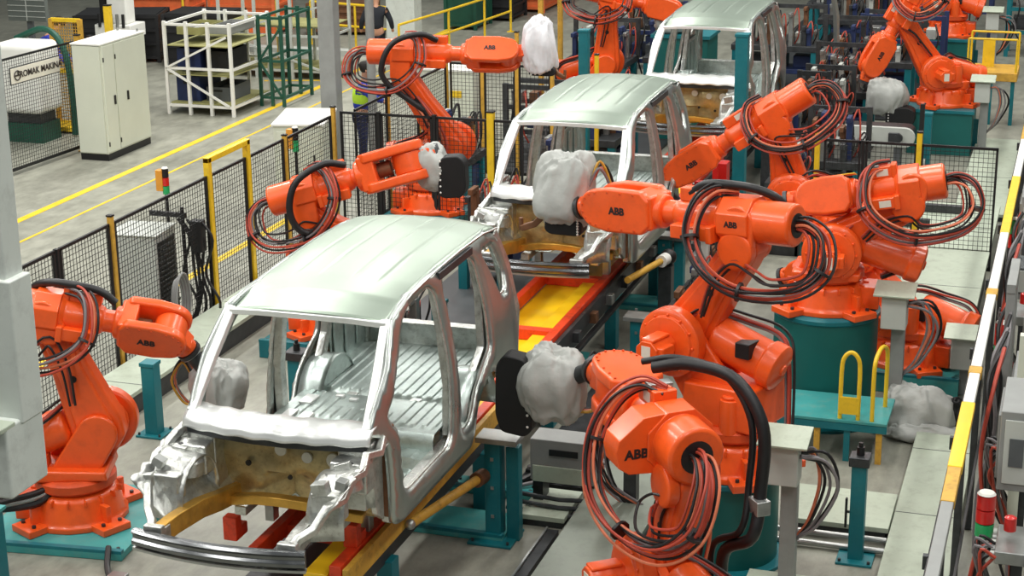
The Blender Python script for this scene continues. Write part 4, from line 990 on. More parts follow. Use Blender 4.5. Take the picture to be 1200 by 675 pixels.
st = deck('low grey metal step plate right of the double teal post', .92, 1.36, 14.3, 14.95, .12, 'platform')

# dark slabs added to darken the floor around the stations
deck('added dark floor slab right of the farthest car body', 1.05, 2.15, 24.2, 33.2, .06, 'dark_steel')
deck('added dark floor slab at the top between car and far robots', -1.4, 2.4, 33.6, 47.0, .05, 'dark_steel')
deck('added dark floor slab at the top middle left of the car line', -4.1, -1.45, 27.6, 36.5, .05, 'dark_steel')
deck('added grey floor slab left of the second car', -2.4, -1.05, 19.6, 23.0, .05, 'grey_dark')
deck('added dark floor slab right of the nearest conveyor section', .62, 1.5, 15.2, 18.2, .04, 'dark_steel')
# ------------------------------------------------------------------ left aisle: cabinets, racks, people
def rotz_box(name, m, P, c, d, bevel=.008): return MB().box(c, d).build(name, m, P, bevel=bevel)
cb = thing('switch_cabinet', 'tall pale three door switch cabinet with black plinth beside the aisle', 'cabinet', (-10.95, 27.4, 0), 0)
rotz_box('plinth', 'black', cb, (0, 0, .06), (.56, 1.5, .12), .004)
rotz_box('body', 'cabinet', cb, (0, 0, 1.09), (.56, 1.52, 1.94), .006)
rotz_box('front_cover', 'cabinet', cb, (0, -.775, 1.09), (.54, .02, 1.90), .004)
for k, (y0, y1) in enumerate(((-.74, -.36), (-.34, .74))):
    d_ = rotz_box('door', 'cabinet', cb, (.29, (y0+y1)/2, 1.09), (.03, y1-y0, 1.88), .004)
    rotz_box('handle', 'black', d_, (.315, y1-.08 if k == 0 else y0+.35, 1.05), (.03, .04, .16), .004)
    for z in (.3, 1.8): rotz_box('hinge', 'black', d_, (.31, y0+.01, z), (.02, .02, .08), .002)
rotz_box('lid', 'white', cb, (0, 0, 2.07), (.60, 1.58, .03), .006)
for sx in (-1, 1): MB().tube([(sx*.2, .7, 2.08), (sx*.2, .7, 2.13), (sx*.2, .66, 2.13), (sx*.2, .66, 2.08)], .012).build('lifting_eye', 'steel', cb)
# low white cabinet
wc = thing('low_cabinet', 'low white metal cabinet beside the grey hall column', 'cabinet', (-6.42, 25.75, 0), .25)
rotz_box('body', 'cabinet', wc, (0, 0, .60), (.80, 1.25, 1.16)); rotz_box('lid', 'white', wc, (0, 0, 1.20), (.86, 1.31, .04)); rotz_box('door', 'cabinet', wc, (0, -.64, .6), (.7, .02, 1.0)); rotz_box('handle', 'black', wc, (.25, -.66, .65), (.03, .02, .14))
# grey ventilated cabinet behind fence
lc = thing('ventilated_cabinet', 'grey cabinet with dark louvred side behind the left mesh fence', 'cabinet', (-5.35, 18.55, 0), .1)
rotz_box('body', 'grey_light', lc, (0, 0, .66), (.62, .62, 1.24), .01); rotz_box('top', 'grey_light', lc, (0, 0, 1.29), (.66, .66, .02))
v = rotz_box('louvre_panel', 'black', lc, (.315, 0, .66), (.012, .5, 1.05), .003)
for k in range(16): rotz_box('louvre', 'dark_steel', v, (.325, 0, .2+.06*k), (.02, .46, .02), 0)
rotz_box('plinth', 'black', lc, (0, 0, .03), (.6, .6, .06))
hg = thing('hose_bundle', 'black hoses hanging on a stand beside the ventilated cabinet', 'hoses', (-4.88, 18.75, 0))
MB().cyl((0, 0, 0), (0, 0, 1.55), .025).build('stand_pole', 'black', hg); MB().box((-.2, 0, 1.45), (.5, .05, .06)).build('cross_arm', 'black', hg); MB().box((.2, 0, 1.2), (.16, .14, .4)).build('connector_box', 'black', hg, bevel=.01)
rnd = random.Random(8)
for k in range(7):
    a = rnd.uniform(-.1, .25)
    MB().tube(catmull([(a, 0, 1.4), (a+.15, 0, 1.15), (a+.05+rnd.uniform(-.1, .2), .03, .7), (a+.2, 0, .35), (a+.1, 0, .05)], 5), .018, 7).build('hose', 'rubber', hg)
MB().box((0, 0, .02), (.3, .3, .04)).build('foot', 'black', hg)
hr = thing('hose_coil', 'coil of grey hose hanging on the left mesh fence', 'hose', (-4.56, 17.95, .62))
for k in range(7):
    R_ = .20+.012*k; MB().tube([(.015*k-.02, R_*.62*math.cos(a), R_*1.25*math.sin(a)) for a in [2*PI*i/28 for i in range(28)]], .013, 6, closed=True).build('hose_turn', 'hose_grey' if k % 2 else 'grey', hr)
def stack_light(label, x, y, z, cols, box=None, pole='black', r=.045):
    P = thing('signal_light', label, 'signal light', (x, y, 0))
    MB().cyl((0, 0, 0), (0, 0, z-.18), .022).build('pole', pole, P); MB().cyl((0, 0, 0), (0, 0, .02), .09).build('foot', pole, P)
    h = .34/max(1, len(cols)); zz = z-.18
    for c in cols: MB().lathe([(r, 0), (r, h-.01)], (0, 0, zz), (0, 0, 1), 16).build('lamp_segment', c, P); zz += h
    MB().lathe([(r, 0), (r*.8, .015)], (0, 0, zz), (0, 0, 1), 16).build('cap', 'white', P)
    if box: rotz_box('alarm_box', box, P, (-.07, 0, z), (.10, .10, .28))
    return P
stack_light('amber signal light on black pole in front of the yellow floor line', -5.62, 19.7, 1.62, ('green', 'red', 'black'), 'amber')
stack_light('amber signal light on the fence near the low white cabinet', -4.78, 21.9, 1.75, ('green', 'black'), 'amber')
stack_light('largest red signal light beside the yellow rail cover at right', 5.17, 12.6, 1.42, ('green', 'red', 'red'), None, 'dark_steel', .07)
stack_light('red over green signal light by the white rail covers', 5.06, 16.7, 1.45, ('green', 'red', 'red'), None, 'dark_steel', .065)
stack_light('green topped signal light beside the upper rail cover at right', 5.0, 20.3, 1.55, ('red', 'green'), None, 'dark_steel', .06)

def rack(label, x, y, w, d, h, m, rz=0, braces=True, shelves=3, nposts=4, name='storage_rack'):
    P = thing(name, label, 'rack', (x, y, 0), rz); t = .06
    for i in range(nposts):
        for j in (0, 1): MB().box((w*i/(nposts-1), d*j, h/2), (t, t, h)).build('upright', m, P)
    for z in (.18, h*.5, h-.06):
        for j in (0, 1): MB().box((w/2, d*j, z), (w, t*.8, t*.8)).build('rail', m, P)
        for i in (0, 1): MB().box((w*i, d/2, z), (t*.8, d, t*.8)).build('rail', m, P)
    if braces:
        MB().bar((0, -.03, h*.5), (w*.95, -.03, h*.85), .04).build('brace', m, P); MB().bar((0, -.03, h*.5), (w*.95, -.03, .2), .04).build('brace', m, P)
    for k in range(shelves): MB().box((w/2, d/2, .22+k*(h-.3)/max(1, shelves-.3)), (w-.05, d-.05, .02)).build('shelf', 'olive', P)
    return P
rack('white tubular storage rack with diagonal braces beside the aisle', -11.68, 30.72, 1.42, 1.7, 1.85, 'white')
rack('dark green steel rack standing right of the white rack', -10.22, 31.9, .5, 1.35, 1.85, 'dark_green', braces=True, shelves=0, nposts=3)
rack('pale beige frame rack behind the white rack', -12.6, 34.8, 2.6, 1.2, 1.9, 'grey_light', shelves=2)
for k, (x, y, z, w_, d_, h_, m, l) in enumerate(((-11.35, 31.4, .245, .5, .9, .5, 'crate_blue', 'blue crate at the bottom left of the white rack'), (-11.3, 31.4, 1.01, .5, .9, .4, 'crate_blue', 'blue crate on the middle shelf of the white rack'), (-10.75, 31.5, .86, .45, .9, .35, 'crate_black', 'black bin on the middle shelf of the white rack at right'), (-10.75, 31.5, .245, .5, .9, .28, 'grey_dark', 'dark bin at the bottom right of the white rack'))):
    P = thing('crate', l, 'crate', (x, y, {0: .232, 1: .882, 2: .882, 3: .232}[k])); b = MB(); b.box((0, 0, .01), (w_, d_, .02)); b.box((-w_/2, 0, h_/2), (.02, d_, h_)); b.box((w_/2, 0, h_/2), (.02, d_, h_)); b.box((0, -d_/2, h_/2), (w_, .02, h_)); b.box((0, d_/2, h_/2), (w_, .02, h_)); b.build('shell', m, P); MB().box((0, -d_/2-.012, h_*.75), (w_*.4, .01, h_*.15)).build('grip', 'black', P); MB().box((0, 0, h_*.45), (w_*.9, d_*.9, h_*.5)).build('contents', 'dark_steel', P)
# sign fence and things behind
fence_panel('black mesh panel carrying the white name sign', (-11.75, 24.4), (-11.55, 27.2), .1, 2.0)
sg = thing('name_sign', 'white sign with black lettering on the left fence', 'sign', (-11.58, 26.0, 1.70), math.radians(86))
MB().box((0, 0, 0), (1.35, .02, .26)).build('board', 'label_white', sg); MB().box((0, .008, 0), (1.39, .012, .30)).build('border', 'dark_steel', sg)
lettering('sign_text', 'ROMAK MAKINA', .155, 'ink', sg, Matrix(((1, 0, 0, .13), (0, 0, -1, -.022), (0, 1, 0, 0), (0, 0, 0, 1))), bold=.002)
MB().tube([(-.52+.08*math.cos(a), -.022, .08*math.sin(a)) for a in [2*PI*i/24 for i in range(24)]], .010, 5, closed=True).build('round_emblem', 'ink', sg); MB().box((-.52, -.022, .0), (.16, .012, .02)).build('emblem_bar', 'ink', sg); MB().box((-.50, -.022, .03), (.02, .012, .08)).build('emblem_stem', 'ink', sg)
fence_post('orange yellow post at the right end of the name sign', -11.52, 27.3, 2.1, 'yellow_dull', .09)
fence_post('reddish brown post beside the pale switch cabinet', -11.42, 27.55, 2.05, 'rust_steel', .07)
fence_post('bright yellow post rising behind the pale switch cabinet', -12.0, 29.2, 2.35, 'yellow', .12)
yc = thing('mesh_cage', 'narrow yellow mesh cage behind the name sign', 'cage', (-13.12, 29.0, 0))
for x in (0, .62): MB().box((x, 0, 1.05), (.08, .08, 2.1)).build('upright', 'yellow_dull', yc)
for z in (.1, 1.1, 2.08): MB().box((.31, 0, z), (.62, .07, .07)).build('rail', 'yellow', yc)
w_ = MB()
for i in range(1, 12): w_.box((.62*i/12, 0, 1.1), (.01, .01, 1.9))
for i in range(1, 34): w_.box((.31, 0, .1+1.98*i/34), (.6, .01, .01))
w_.build('wire_mesh', 'yellow_dull', yc, smooth=False)
MB().box((.3, -.25, .08), (.9, .5, .08)).build('foot_frame', 'yellow', yc)
wm = thing('white_machine_cover', 'rounded white machine housing at the left edge behind the sign', 'machine', (-13.0, 27.9, 0))
MB().box((0, 0, 1.2), (.95, .8, 1.3)).build('housing', 'white', wm, bevel=.12, segs=4); MB().box((0, 0, .18), (.8, .6, .36)).build('base', 'dark_green', wm); MB().box((0, 0, .45), (.7, .5, .3)).build('neck', 'dark_steel', wm)
MB().tube(catmull([(-.5, .45, 1.8), (.1, .5, 2.0), (.5, .45, 1.7), (.62, .45, .9), (.62, .45, .03)], 5), .06, 8).build('green_pipe', 'dark_green', wm)
pn = thing('grey_panel_screen', 'large grey louvred panel high at the top left corner', 'panel', (-16.25, 33.0, 0))
MB().box((0, 0, 1.75), (.95, .12, .8)).build('panel', 'screen', pn, bevel=.01); MB().box((0, .06, .7), (.12, .1, 1.4)).build('post', 'grey_dark', pn)
for k in range(6): MB().box((0, -.065, 1.45+.12*k), (.92, .012, .012)).build('slat_line', 'grey_light', pn)
MB().box((0, -.066, 1.75), (.015, .014, .78)).build('divider', 'grey_light', pn)
wk = thing('assembly_machine', 'white and black assembly machine at top left beside the grey panel', 'machine', (-15.2, 35.0, 0))
MB().box((0, 0, .9), (.9, .7, .3)).build('bed', 'white', wk, bevel=.02); MB().box((.05, 0, 1.4), (.5, .4, .7)).build('head', 'white', wk, bevel=.04); MB().box((-.3, -.1, 1.5), (.14, .2, .8)).build('slide', 'black', wk); MB().box((0, 0, .4), (.8, .6, .8)).build('base', 'dark_steel', wk)
for k in range(5): MB().cyl((-.3+.15*k, -.36, 1.0), (-.3+.15*k, -.36, 1.3), .035, n=10).build('cylinder', 'steel' if k % 2 else 'black', wk)
def crate_box(label, x, y, w, d, h, m, rz=0, slats=4, z=0):
    P = thing('container', label, 'container', (x, y, z), rz)
    MB().box((0, 0, h/2+.06), (w-.06, d-.06, h-.1)).build('body', m, P)
    for k in range(slats):
        zz = .12+(h-.16)*k/max(1, slats-1)
        for s_ in (-1, 1): MB().box((0, s_*d/2, zz), (w, .04, .07)).build('slat', m, P)
        for s_ in (-1, 1): MB().box((s_*w/2, 0, zz), (.04, d, .07)).build('slat', m, P)
    for sx in (-1, 1):
        for sy in (-1, 1): MB().box((sx*w/2, sy*d/2, h/2), (.08, .08, h)).build('corner_post', m, P)
    return P
crate_box('black open container behind the pale switch cabinet, left one', -15.9, 36.3, 1.9, 1.3, 1.1, 'crate_black', .3)
crate_box('black container right behind the pale switch cabinet', -13.7, 36.2, 1.5, 1.2, 1.2, 'crate_black', .1)
crate_box('orange slatted container at the top left, left one', -17.0, 40.0, 2.0, 1.3, 1.0, 'crate_orange', .15)
crate_box('orange slatted container at the top left, right one', -14.7, 40.6, 1.7, 1.3, 1.1, 'crate_orange', .1)
crate_box('orange brown container by the far top edge of the aisle', -9.1, 47.0, 1.4, 3.0, 1.0, 'crate_orange', 0)
crate_box('dark green cabinet beyond the white hall column', -9.6, 42.8, .8, 1.2, 1.3, 'dark_green', 0, 1)
crate_box('black container beyond the dark green cabinet', -9.2, 44.4, .9, 1.2, 1.0, 'crate_black', 0)
crate_box('reddish timber pallet stack behind the grey hall column', -12.4, 41.2, 1.6, 1.1, .8, 'rust_steel', .2, 5)
def railing(label, pts, h=1.05, r=.03, m='yellow'):
    P = thing('guard_railing', label, 'railing', (pts[0][0], pts[0][1], 0)); o = Vector((pts[0][0], pts[0][1], 0))
    Q = [Vector((*p, 0))-o for p in pts]
    for q in Q: MB().tube([q, q+Vector((0, 0, h))], r).build('post', m, P); MB().box(q+Vector((0, 0, .01)), (.16, .16, .02)).build('foot_plate', m, P)
    for z in (h*.5, h): MB().tube([q+Vector((0, 0, z)) for q in Q], r).build('handrail', m, P)
    return P
railing('yellow guard railing behind the pale kerb at the top left of the tall robot', [(-12.4, 39.2), (-11.1, 38.9), (-9.9, 38.6)])
railing('yellow guard railing along the aisle right of the white hall column', [(-8.9, 36.2), (-8.6, 38.6), (-8.4, 40.6), (-8.25, 42.2)])
railing('yellow guard railing above the white and green racks', [(-15.0, 37.6), (-13.2, 37.2), (-12.2, 36.9)], 1.9)
cabs_ = thing('grey_cabinet', 'pale grey cabinet with yellow warning sign behind the far fence', 'cabinet', (-5.1, 29.3, 0))
rotz_box('body', 'cabinet', cabs_, (0, 0, .75), (.95, .7, 1.4)); rotz_box('lid', 'white', cabs_, (0, 0, 1.47), (1.0, .75, .04)); rotz_box('warning_sign', 'yellow', cabs_, (.15, -.36, 1.05), (.22, .01, .12), 0); rotz_box('plinth', 'black', cabs_, (0, 0, .03), (.9, .66, .06))

# ------------------------------------------------------------------ people
def skin_body(name, joints, edges, mt, parent=None, sub=2):
    me = bpy.data.meshes.new(name); me.from_pydata([j[0] for j in joints], edges, []); o = bpy.data.objects.new(name, me); COL.objects.link(o)
    if parent: o.parent = parent
    s_ = o.modifiers.new('s', 'SKIN'); s_.use_smooth_shade = True
    for i, j in enumerate(joints):
        v_ = me.skin_vertices[0].data[i]; v_.radius = (j[1], j[1]) if not isinstance(j[1], tuple) else j[1]; v_.use_root = (i == 0)
    m = o.modifiers.new('d', 'SUBSURF'); m.levels = sub; m.render_levels = sub
    me.materials.append(MATS[mt]); return o
def person(label, loc, rz, jacket, trousers, vest=None, lean=0, arms=((.1, .35, .95), (.1, -.35, .95))):
    P = thing('person', label, 'person', loc, rz)
    L = lean
    pel = (0, 0, .95); ch = (L*.45, 0, 1.28); nk = (L*.7, 0, 1.50); hd = (L*.95+.02, 0, 1.66); tp = (L*1.05+.02, 0, 1.76)
    J = [(pel, .13), (ch, .15), (nk, .055), (hd, .095), (tp, .07)]
    E_ = [(0, 1), (1, 2), (2, 3), (3, 4)]
    for s_ in (1, -1):
        k = len(J); sh = (L*.65, s_*.19, 1.42); hx, hy, hz = arms[0 if s_ > 0 else 1]; el = ((sh[0]+hx)/2-.05, (sh[1]+hy)/2+s_*.05, (sh[2]+hz)/2-.04)
        J += [(sh, .06), (el, .045), ((hx, hy, hz), .032), ((hx+.06, hy, hz-.06), .038)]; E_ += [(1, k), (k, k+1), (k+1, k+2), (k+2, k+3)]
        k = len(J); J += [((0, s_*.10, .86), .09), ((.02, s_*.11, .48), .06), ((0, s_*.11, .10), .042), ((.14, s_*.12, .05), .04)]; E_ += [(0, k), (k, k+1), (k+1, k+2), (k+2, k+3)]
    skin_body('body', J, E_, 'skin', P)
    # clothing over the body
    TJ = [((0, 0, .93), .165), (ch, .185), ((L*.6, 0, 1.44), .12)]; TE = [(0, 1), (1, 2)]
    for s_ in (1, -1):
        k = len(TJ); sh = (L*.65, s_*.19, 1.42); hx, hy, hz = arms[0 if s_ > 0 else 1]; el = ((sh[0]+hx)/2-.05, (sh[1]+hy)/2+s_*.05, (sh[2]+hz)/2-.04)
        TJ += [(sh, .08), (el, .065), ((hx, hy, hz), .048)]; TE += [(2, k), (k, k+1), (k+1, k+2)]
    skin_body('jacket', TJ, TE, jacket, P)
    LJ = [((0, 0, .95), .15)]; LE = []
    for s_ in (1, -1):
        k = len(LJ); LJ += [((0, s_*.10, .84), .105), ((.02, s_*.11, .48), .08), ((0, s_*.11, .12), .062)]; LE += [(0, k), (k, k+1), (k+1, k+2)]
    skin_body('trousers', LJ, LE, trousers, P)
    if vest: skin_body('vest', [((0, 0, .98), .19), (ch, .21), ((L*.6, 0, 1.42), .17)], [(0, 1), (1, 2)], vest, P)
    cloth_shape(MB(), (hd[0]-.01, 0, 1.72), (.115, .10, .10), 3, .05).build('hair', 'hair', P)
    for s_ in (1, -1): MB().box((.07, s_*.11, .045), (.28, .11, .09)).build('shoe', 'black', P, bevel=.03)
    f = MB(); f.sphere((hd[0]+.105, 0, 1.65), .02, 8, 6); f.build('nose', 'skin', P)
    for s_ in (1, -1): MB().sphere((hd[0]+.088, s_*.035, 1.68), .012, 8, 6).build('eye', 'black', P); MB().sphere((hd[0], s_*.10, 1.66), .025, 8, 6, (.6, .5, 1)).build('ear', 'skin', P)
    return P
person('person in dark jacket standing with back turned at the kerb', (-9.35, 36.0, 0), 1.9, 'dark_cloth', 'dark_cloth', lean=.12)
person('person in bright yellow green vest behind the mesh fence', (-6.2, 27.6, 0), .3, 'blue_cloth', 'navy', 'hivis', lean=.1, arms=((.42, .22, 1.15), (.42, -.2, 1.15)))
person('person in blue overalls bending at the left machines', (-14.7, 30.7, 0), .4, 'blue_cloth', 'blue_cloth', lean=.6, arms=((.75, .25, .85), (.75, -.2, .85)))

# ------------------------------------------------------------------ right edge machinery
def machine_box(label, x, y, z0, w, d, h, m, seed=0, name='control_box', legs=True):
    P = thing(name, label, 'control box', (x, y, 0)); zc = z0+h/2
    MB().box((0, 0, zc), (w, d, h)).build('housing', m, P, bevel=.01); MB().box((-w/2-.01, 0, zc), (.02, d*.8, h*.8)).build('door', m, P, bevel=.004); MB().box((0, -d/2-.008, zc), (w*.8, .016, h*.8)).build('side_cover', 'grey_light', P, bevel=.004)
    MB().box((-.05, -d/2-.02, zc), (w*.3, .012, h*.35)).build('grille', 'grey_dark', P)
    if legs:
        for s_ in (-1, 1): MB().box((w*.3, s_*d*.4, z0/2), (.06, .06, z0)).build('leg', 'dark_steel', P)
    return P
machine_box('grey ventilated control box right of the yellow rail cover', 5.40, 13.4, 1.45, .36, .8, .65, 'grey', 1)
machine_box('grey control box at the right picture edge near the bottom', 5.62, 11.4, .3, .36, 1.0, .95, 'grey', 2)
machine_box('white topped control box at right beside the mesh fence end', 5.42, 17.2, 1.1, .30, 1.0, .62, 'grey_light', 3)
machine_box('grey control box halfway up the right picture edge', 5.40, 15.2, .8, .32, .9, .9, 'grey', 4)
machine_box('grey blue panel box at right beyond the green signal light', 5.2, 20.6, .9, .26, 1.6, 1.2, 'grey', 5)
machine_box('pale control box high on the right picture edge', 5.36, 24.5, .4, .5, 2.2, 1.3, 'grey_light', 6)
pr = thing('frame_profile', 'upright aluminium frame profile behind the rail at right', 'frame', (5.14, 16.0, 0))
MB().box((0, 0, 1.1), (.08, .08, 2.2)).build('profile', 'grey', pr, bevel=.004); MB().box((0, .8, 1.1), (.08, .08, 2.2)).build('profile', 'grey', pr, bevel=.004); MB().box((0, .4, 2.18), (.08, .9, .08)).build('cross_profile', 'grey', pr)
pr = thing('frame_profile', 'upright cream frame profile at the right picture edge', 'frame', (5.33, 14.3, 0))
MB().box((0, 0, 1.15), (.09, .09, 2.3)).build('profile', 'cabinet', pr, bevel=.004); MB().box((0, 0, .02), (.2, .2, .04)).build('foot', 'dark_steel', pr)
hm = thing('hose_manifold', 'valve manifold with red cap and black hoses at bottom right', 'manifold', (5.38, 12.35, 0))
MB().box((0, 0, 1.30), (.22, .5, .10)).build('manifold_block', 'steel', hm, bevel=.01); MB().box((0.05, 0, .62), (.08, .08, 1.25)).build('stand', 'dark_steel', hm)
MB().lathe([(.045, 0), (.045, .10), (.03, .11)], (-.02, 0, 1.42), (0, 0, 1), 14).build('red_cap', 'red', hm)
for k in range(5): MB().cyl((-.14, -.2+.1*k, 1.3), (-.05, -.2+.1*k, 1.3), .03, n=10).build('valve', 'steel' if k % 2 else 'grey_light', hm)
rnd = random.Random(11)
for k in range(12):
    y = rnd.uniform(-.25, .25)
    MB().tube(catmull([(-.1, y, 1.3), (-.2-rnd.random()*.06, y, 1.15+rnd.uniform(-.1, .2)), (-.12+rnd.uniform(-.08, .08), y+.1, .75), (-.05+rnd.uniform(-.1, .1), y, .4), (0, y, .05)], 5), .013, 6).build('hose', ('rubber', 'rubber', 'hose_red', 'hose_grey')[k % 4], hm)
cbk = thing('cable_bundle', 'black and purple cables running up behind the right rail', 'cables', (5.05, 15.2, 0))
for k in range(9):
    y = rnd.uniform(-1.2, 2.0); MB().tube(catmull([(rnd.uniform(-.04, .08), y, .05), (rnd.uniform(-.05, .1), y+.1, .6), (rnd.uniform(-.05, .1), y+.15, 1.2), (rnd.uniform(-.02, .1), y+.3, 1.75), (.1, y+.7, 1.95)], 5), .018, 6).build('cable', ('rubber', 'hose_grey', 'rubber', 'hose_red')[k % 4], cbk)

# ------------------------------------------------------------------ fixtures and clutter of the far stations
def clamp_fixture(label, x, y, w, d, z, seed=0, m='teal', rz=0, n=6, rail=False):
    P = thing('clamp_fixture', label, 'fixture', (x, y, 0), rz); rnd = random.Random(seed)
    MB().box((0, 0, z), (w, d, .12)).build('table', 'dark_steel', P, bevel=.01)
    for sx in (-1, 1):
        for sy in (-1, 1): MB().box((sx*(w/2-.08), sy*(d/2-.08), z/2), (.12, .12, z)).build('leg', m, P)
    MB().box((0, 0, z*.45), (w*.8, d*.7, .10)).build('lower_tray', 'crate_blue', P, bevel=.01)
    for k in range(3): MB().box((-w*.3+w*.3*k, d*.1, z*.45+.17), (w*.22, d*.4, .24)).build('drive_box', ('dark_steel', 'grey_dark', 'crate_blue')[k], P, bevel=.01)
    if rail: MB().box((0, d*.45, z+.75), (w, .06, .08)).box((-w/2, d*.45, z+.4), (.08, .08, .8)).box((w/2, d*.45, z+.4), (.08, .08, .8)).build('back_frame', 'dark_steel', P)
    for k in range(2*n):
        n_ = 2*n
        cx = -w/2+.12+(w-.24)*k/max(1, n_-1); cy = rnd.uniform(-d*.42, d*.42); hh = rnd.uniform(.2, .75)
        a = MB(); a.box((cx, cy, z+hh/2), (.09, .12, hh)); a.box((cx, cy-.07, z+hh), (.07, .26, .08)); o = a.build('clamp', ('steel', 'dark_steel', 'grey_light', 'dark_steel', 'crate_blue', 'rust_steel', 'steel')[(k*3+seed) % 7], P, bevel=.008)
        MB().cyl((cx, cy+.1, z+.1), (cx, cy+.1, z+hh*.8), .04, n=10).build('air_cylinder', 'dark_steel' if k % 2 else 'yellow_dull', o)
        MB().tube(catmull([(cx, cy+.1, z+hh*.8), (cx+.1, cy+.2, z+hh+.1), (cx+.15, cy+.1, z+.3), (cx+.05, cy+.2, z+.05)], 4), .014, 6).build('air_hose', 'rubber' if k % 3 else 'hose_red', o)
    return P
clamp_fixture('clamp fixture behind the nearest car on the far side, partly hidden', -1.7, 17.3, .9, .8, .62, 1)
clamp_fixture('clamp fixture right of the second car beneath robot arms', 1.5, 19.4, .5, 1.2, .7, 2)
clamp_fixture('clamp fixture left of the second car by the thick yellow post', -1.75, 21.6, .7, 1.2, .75, 3)
clamp_fixture('clamp fixture between the second and the farthest car', -1.8, 24.4, .7, .8, .7, 4)
clamp_fixture('dark clamp fixture right of the farthest car, nearer one', 2.1, 26.6, .9, .7, .8, 5, rail=True)
clamp_fixture('dark clamp fixture right of the farthest car body, farther one', 1.5, 31.85, 1.1, 1.0, .9, 6, n=9, rail=True)
clamp_fixture('wide dark clamp fixture at the top between car and upper right robot', 1.6, 34.5, 1.8, 1.0, 1.0, 7, n=10, rail=True)
clamp_fixture('far clamp fixture at the top edge above the others', 1.0, 38.5, 1.8, 1.2, 1.2, 8, n=10, rail=True)
clamp_fixture('clamp fixture at the top middle left of the farthest car', -2.1, 28.9, .8, 1.0, .8, 9)
clamp_fixture('clamp fixture beneath the white covered gun near the aisle', -3.7, 25.4, .8, .8, .8, 10)
clamp_fixture('dark clamp fixture at the top middle by the narrow door frame', -3.6, 33.8, 1.3, 1.0, .9, 11, n=8, rail=True)
clamp_fixture('far dark fixture beyond the farthest car', -.5, 36.5, 1.8, 1.0, .9, 12, n=9, rail=True)
clamp_fixture('far left fixture beyond the narrow door frame', -4.0, 38.0, 1.6, 1.0, 1.0, 13, n=9, rail=True)
# belt conveyor unit with rounded end
bc = thing('belt_conveyor', 'grey belt conveyor unit with rounded end behind the right fence', 'conveyor', (2.35, 28.3, 0))
pr_ = hull2(circ(-.62, .85, .16, 16)+circ(.62, .85, .16, 16))
MB().prism(pr_, -.04, .04).build('side_plate', 'grey_light', bc, bevel=.008)
MB().prism(hull2(circ(-.62, .85, .13, 16)+circ(.62, .85, .13, 16)), .04, .5).build('belt', 'rubber', bc)
for x in (-.35, .0, .45): MB().box((x, -.06, .85), (.18, .05, .16)).build('drive_unit', 'dark_steel' if x else 'white', bc, bevel=.01)
MB().cyl((.52, -.1, .85), (.52, -.04, .85), .07).build('pulley', 'dark_steel', bc)
for x in (-.5, .5): MB().box((x, .2, .34), (.1, .4, .68)).build('leg', 'grey_dark', bc)
# black cabinet column on white feet before upper right robot
ps = thing('sensor_column', 'black sensor column with white feet before the upper right robot', 'sensor column', (3.28, 27.6, 0))
MB().box((0, 0, .95), (.07, .07, 1.2)).build('column', 'black', ps); MB().box((-.12, 0, .2), (.12, .2, .4)).build('foot', 'white', ps, bevel=.01); MB().box((.12, 0, .2), (.12, .2, .4)).build('foot', 'white', ps, bevel=.01); MB().box((0, 0, .62), (.16, .1, .1)).build('clamp', 'grey_light', ps)
for k, (x, y, z, l, m) in enumerate(((2.6, 24.9, .42, 'dark long profile lying on the panels beyond the right fence, front one', 'dark_steel'), (3.0, 25.8, .42, 'dark long profile lying on the panels beyond the right fence, rear one', 'dark_steel'), )):
    b = MB().box((x, y, z-.06), (2.2, .10, .12)); tag(b.build('steel_profile', m, bevel=.01), l, 'profile')
# hose near bottom left
hb = thing('robot_supply_hose', 'black and silver hoses running from the left to the foreground robot base', 'hose', (-3.6, 12.5, 0))
for k in range(3): MB().tube(catmull([(-.6, -.35-.1*k, .5), (-.2, -.2-.06*k, .45), (.1, .0-.05*k, .38+.04*k), (.35, .3, .35+.05*k), (.45, .5, .5)], 6), .04 if k == 0 else .026, 9).build('hose', ('rubber', 'steel', 'rubber')[k], hb)
pc = thing('hose_connector', 'small silver connector with black hose on the floor at bottom left', 'connector', (-2.05, 12.05, 0))
MB().tube(catmull([(-.35, .5, .12), (-.22, .25, .05), (-.05, .05, .04), (.1, -.05, .05)], 6), .028, 8).build('hose', 'rubber', pc); MB().box((.05, -.02, .10), (.16, .12, .12)).build('connector_block', 'steel', pc, bevel=.01); MB().box((.16, -.05, .06), (.1, .1, .08)).build('plug', 'rust_steel', pc, bevel=.01)

clamp_fixture('clamp fixture right of the farthest car front wheel opening', 1.6, 25.2, .6, .6, .75, 21, n=7)
clamp_fixture('dark fixture row between the farthest car and the belt conveyor', 1.3, 28.9, .5, 1.4, .85, 22, n=6, rail=True)
clamp_fixture('dark fixture beside the upper right robot forearm', 1.45, 30.2, .8, .6, .8, 23, n=8, rail=True)
clamp_fixture('far dark fixture left of the farthest robot', .6, 41.5, 2.4, 1.2, 1.1, 24, n=10, rail=True)
clamp_fixture('dark fixture at the top edge behind the robot by the second car', -2.2, 34.5, 1.2, 1.0, .9, 25, n=8, rail=True)
clamp_fixture('small fixture left of the farthest car body', -1.75, 27.2, .6, .8, .8, 26, n=5)
def red_clamp(label, x, y, z, rz=0):
    P = thing('red_clamp', label, 'clamp', (x, y, 0), rz)
    MB().box((0, 0, z/2), (.12, .12, z)).build('stand', 'dark_steel', P); MB().box((0, 0, z+.12), (.12, .22, .34)).build('clamp_body', 'red', P, bevel=.01); MB().box((-.12, 0, z+.26), (.24, .08, .07)).build('clamp_arm', 'red', P, bevel=.01); MB().box((-.24, 0, z+.20), (.05, .07, .12)).build('clamp_jaw', 'steel', P)
    MB().box((.02, 0, .015), (.3, .3, .03)).build('foot', 'dark_steel', P)
    return P
red_clamp('red clamp beside the second car sliding door opening, front one', 1.08, 22.2, 1.15)
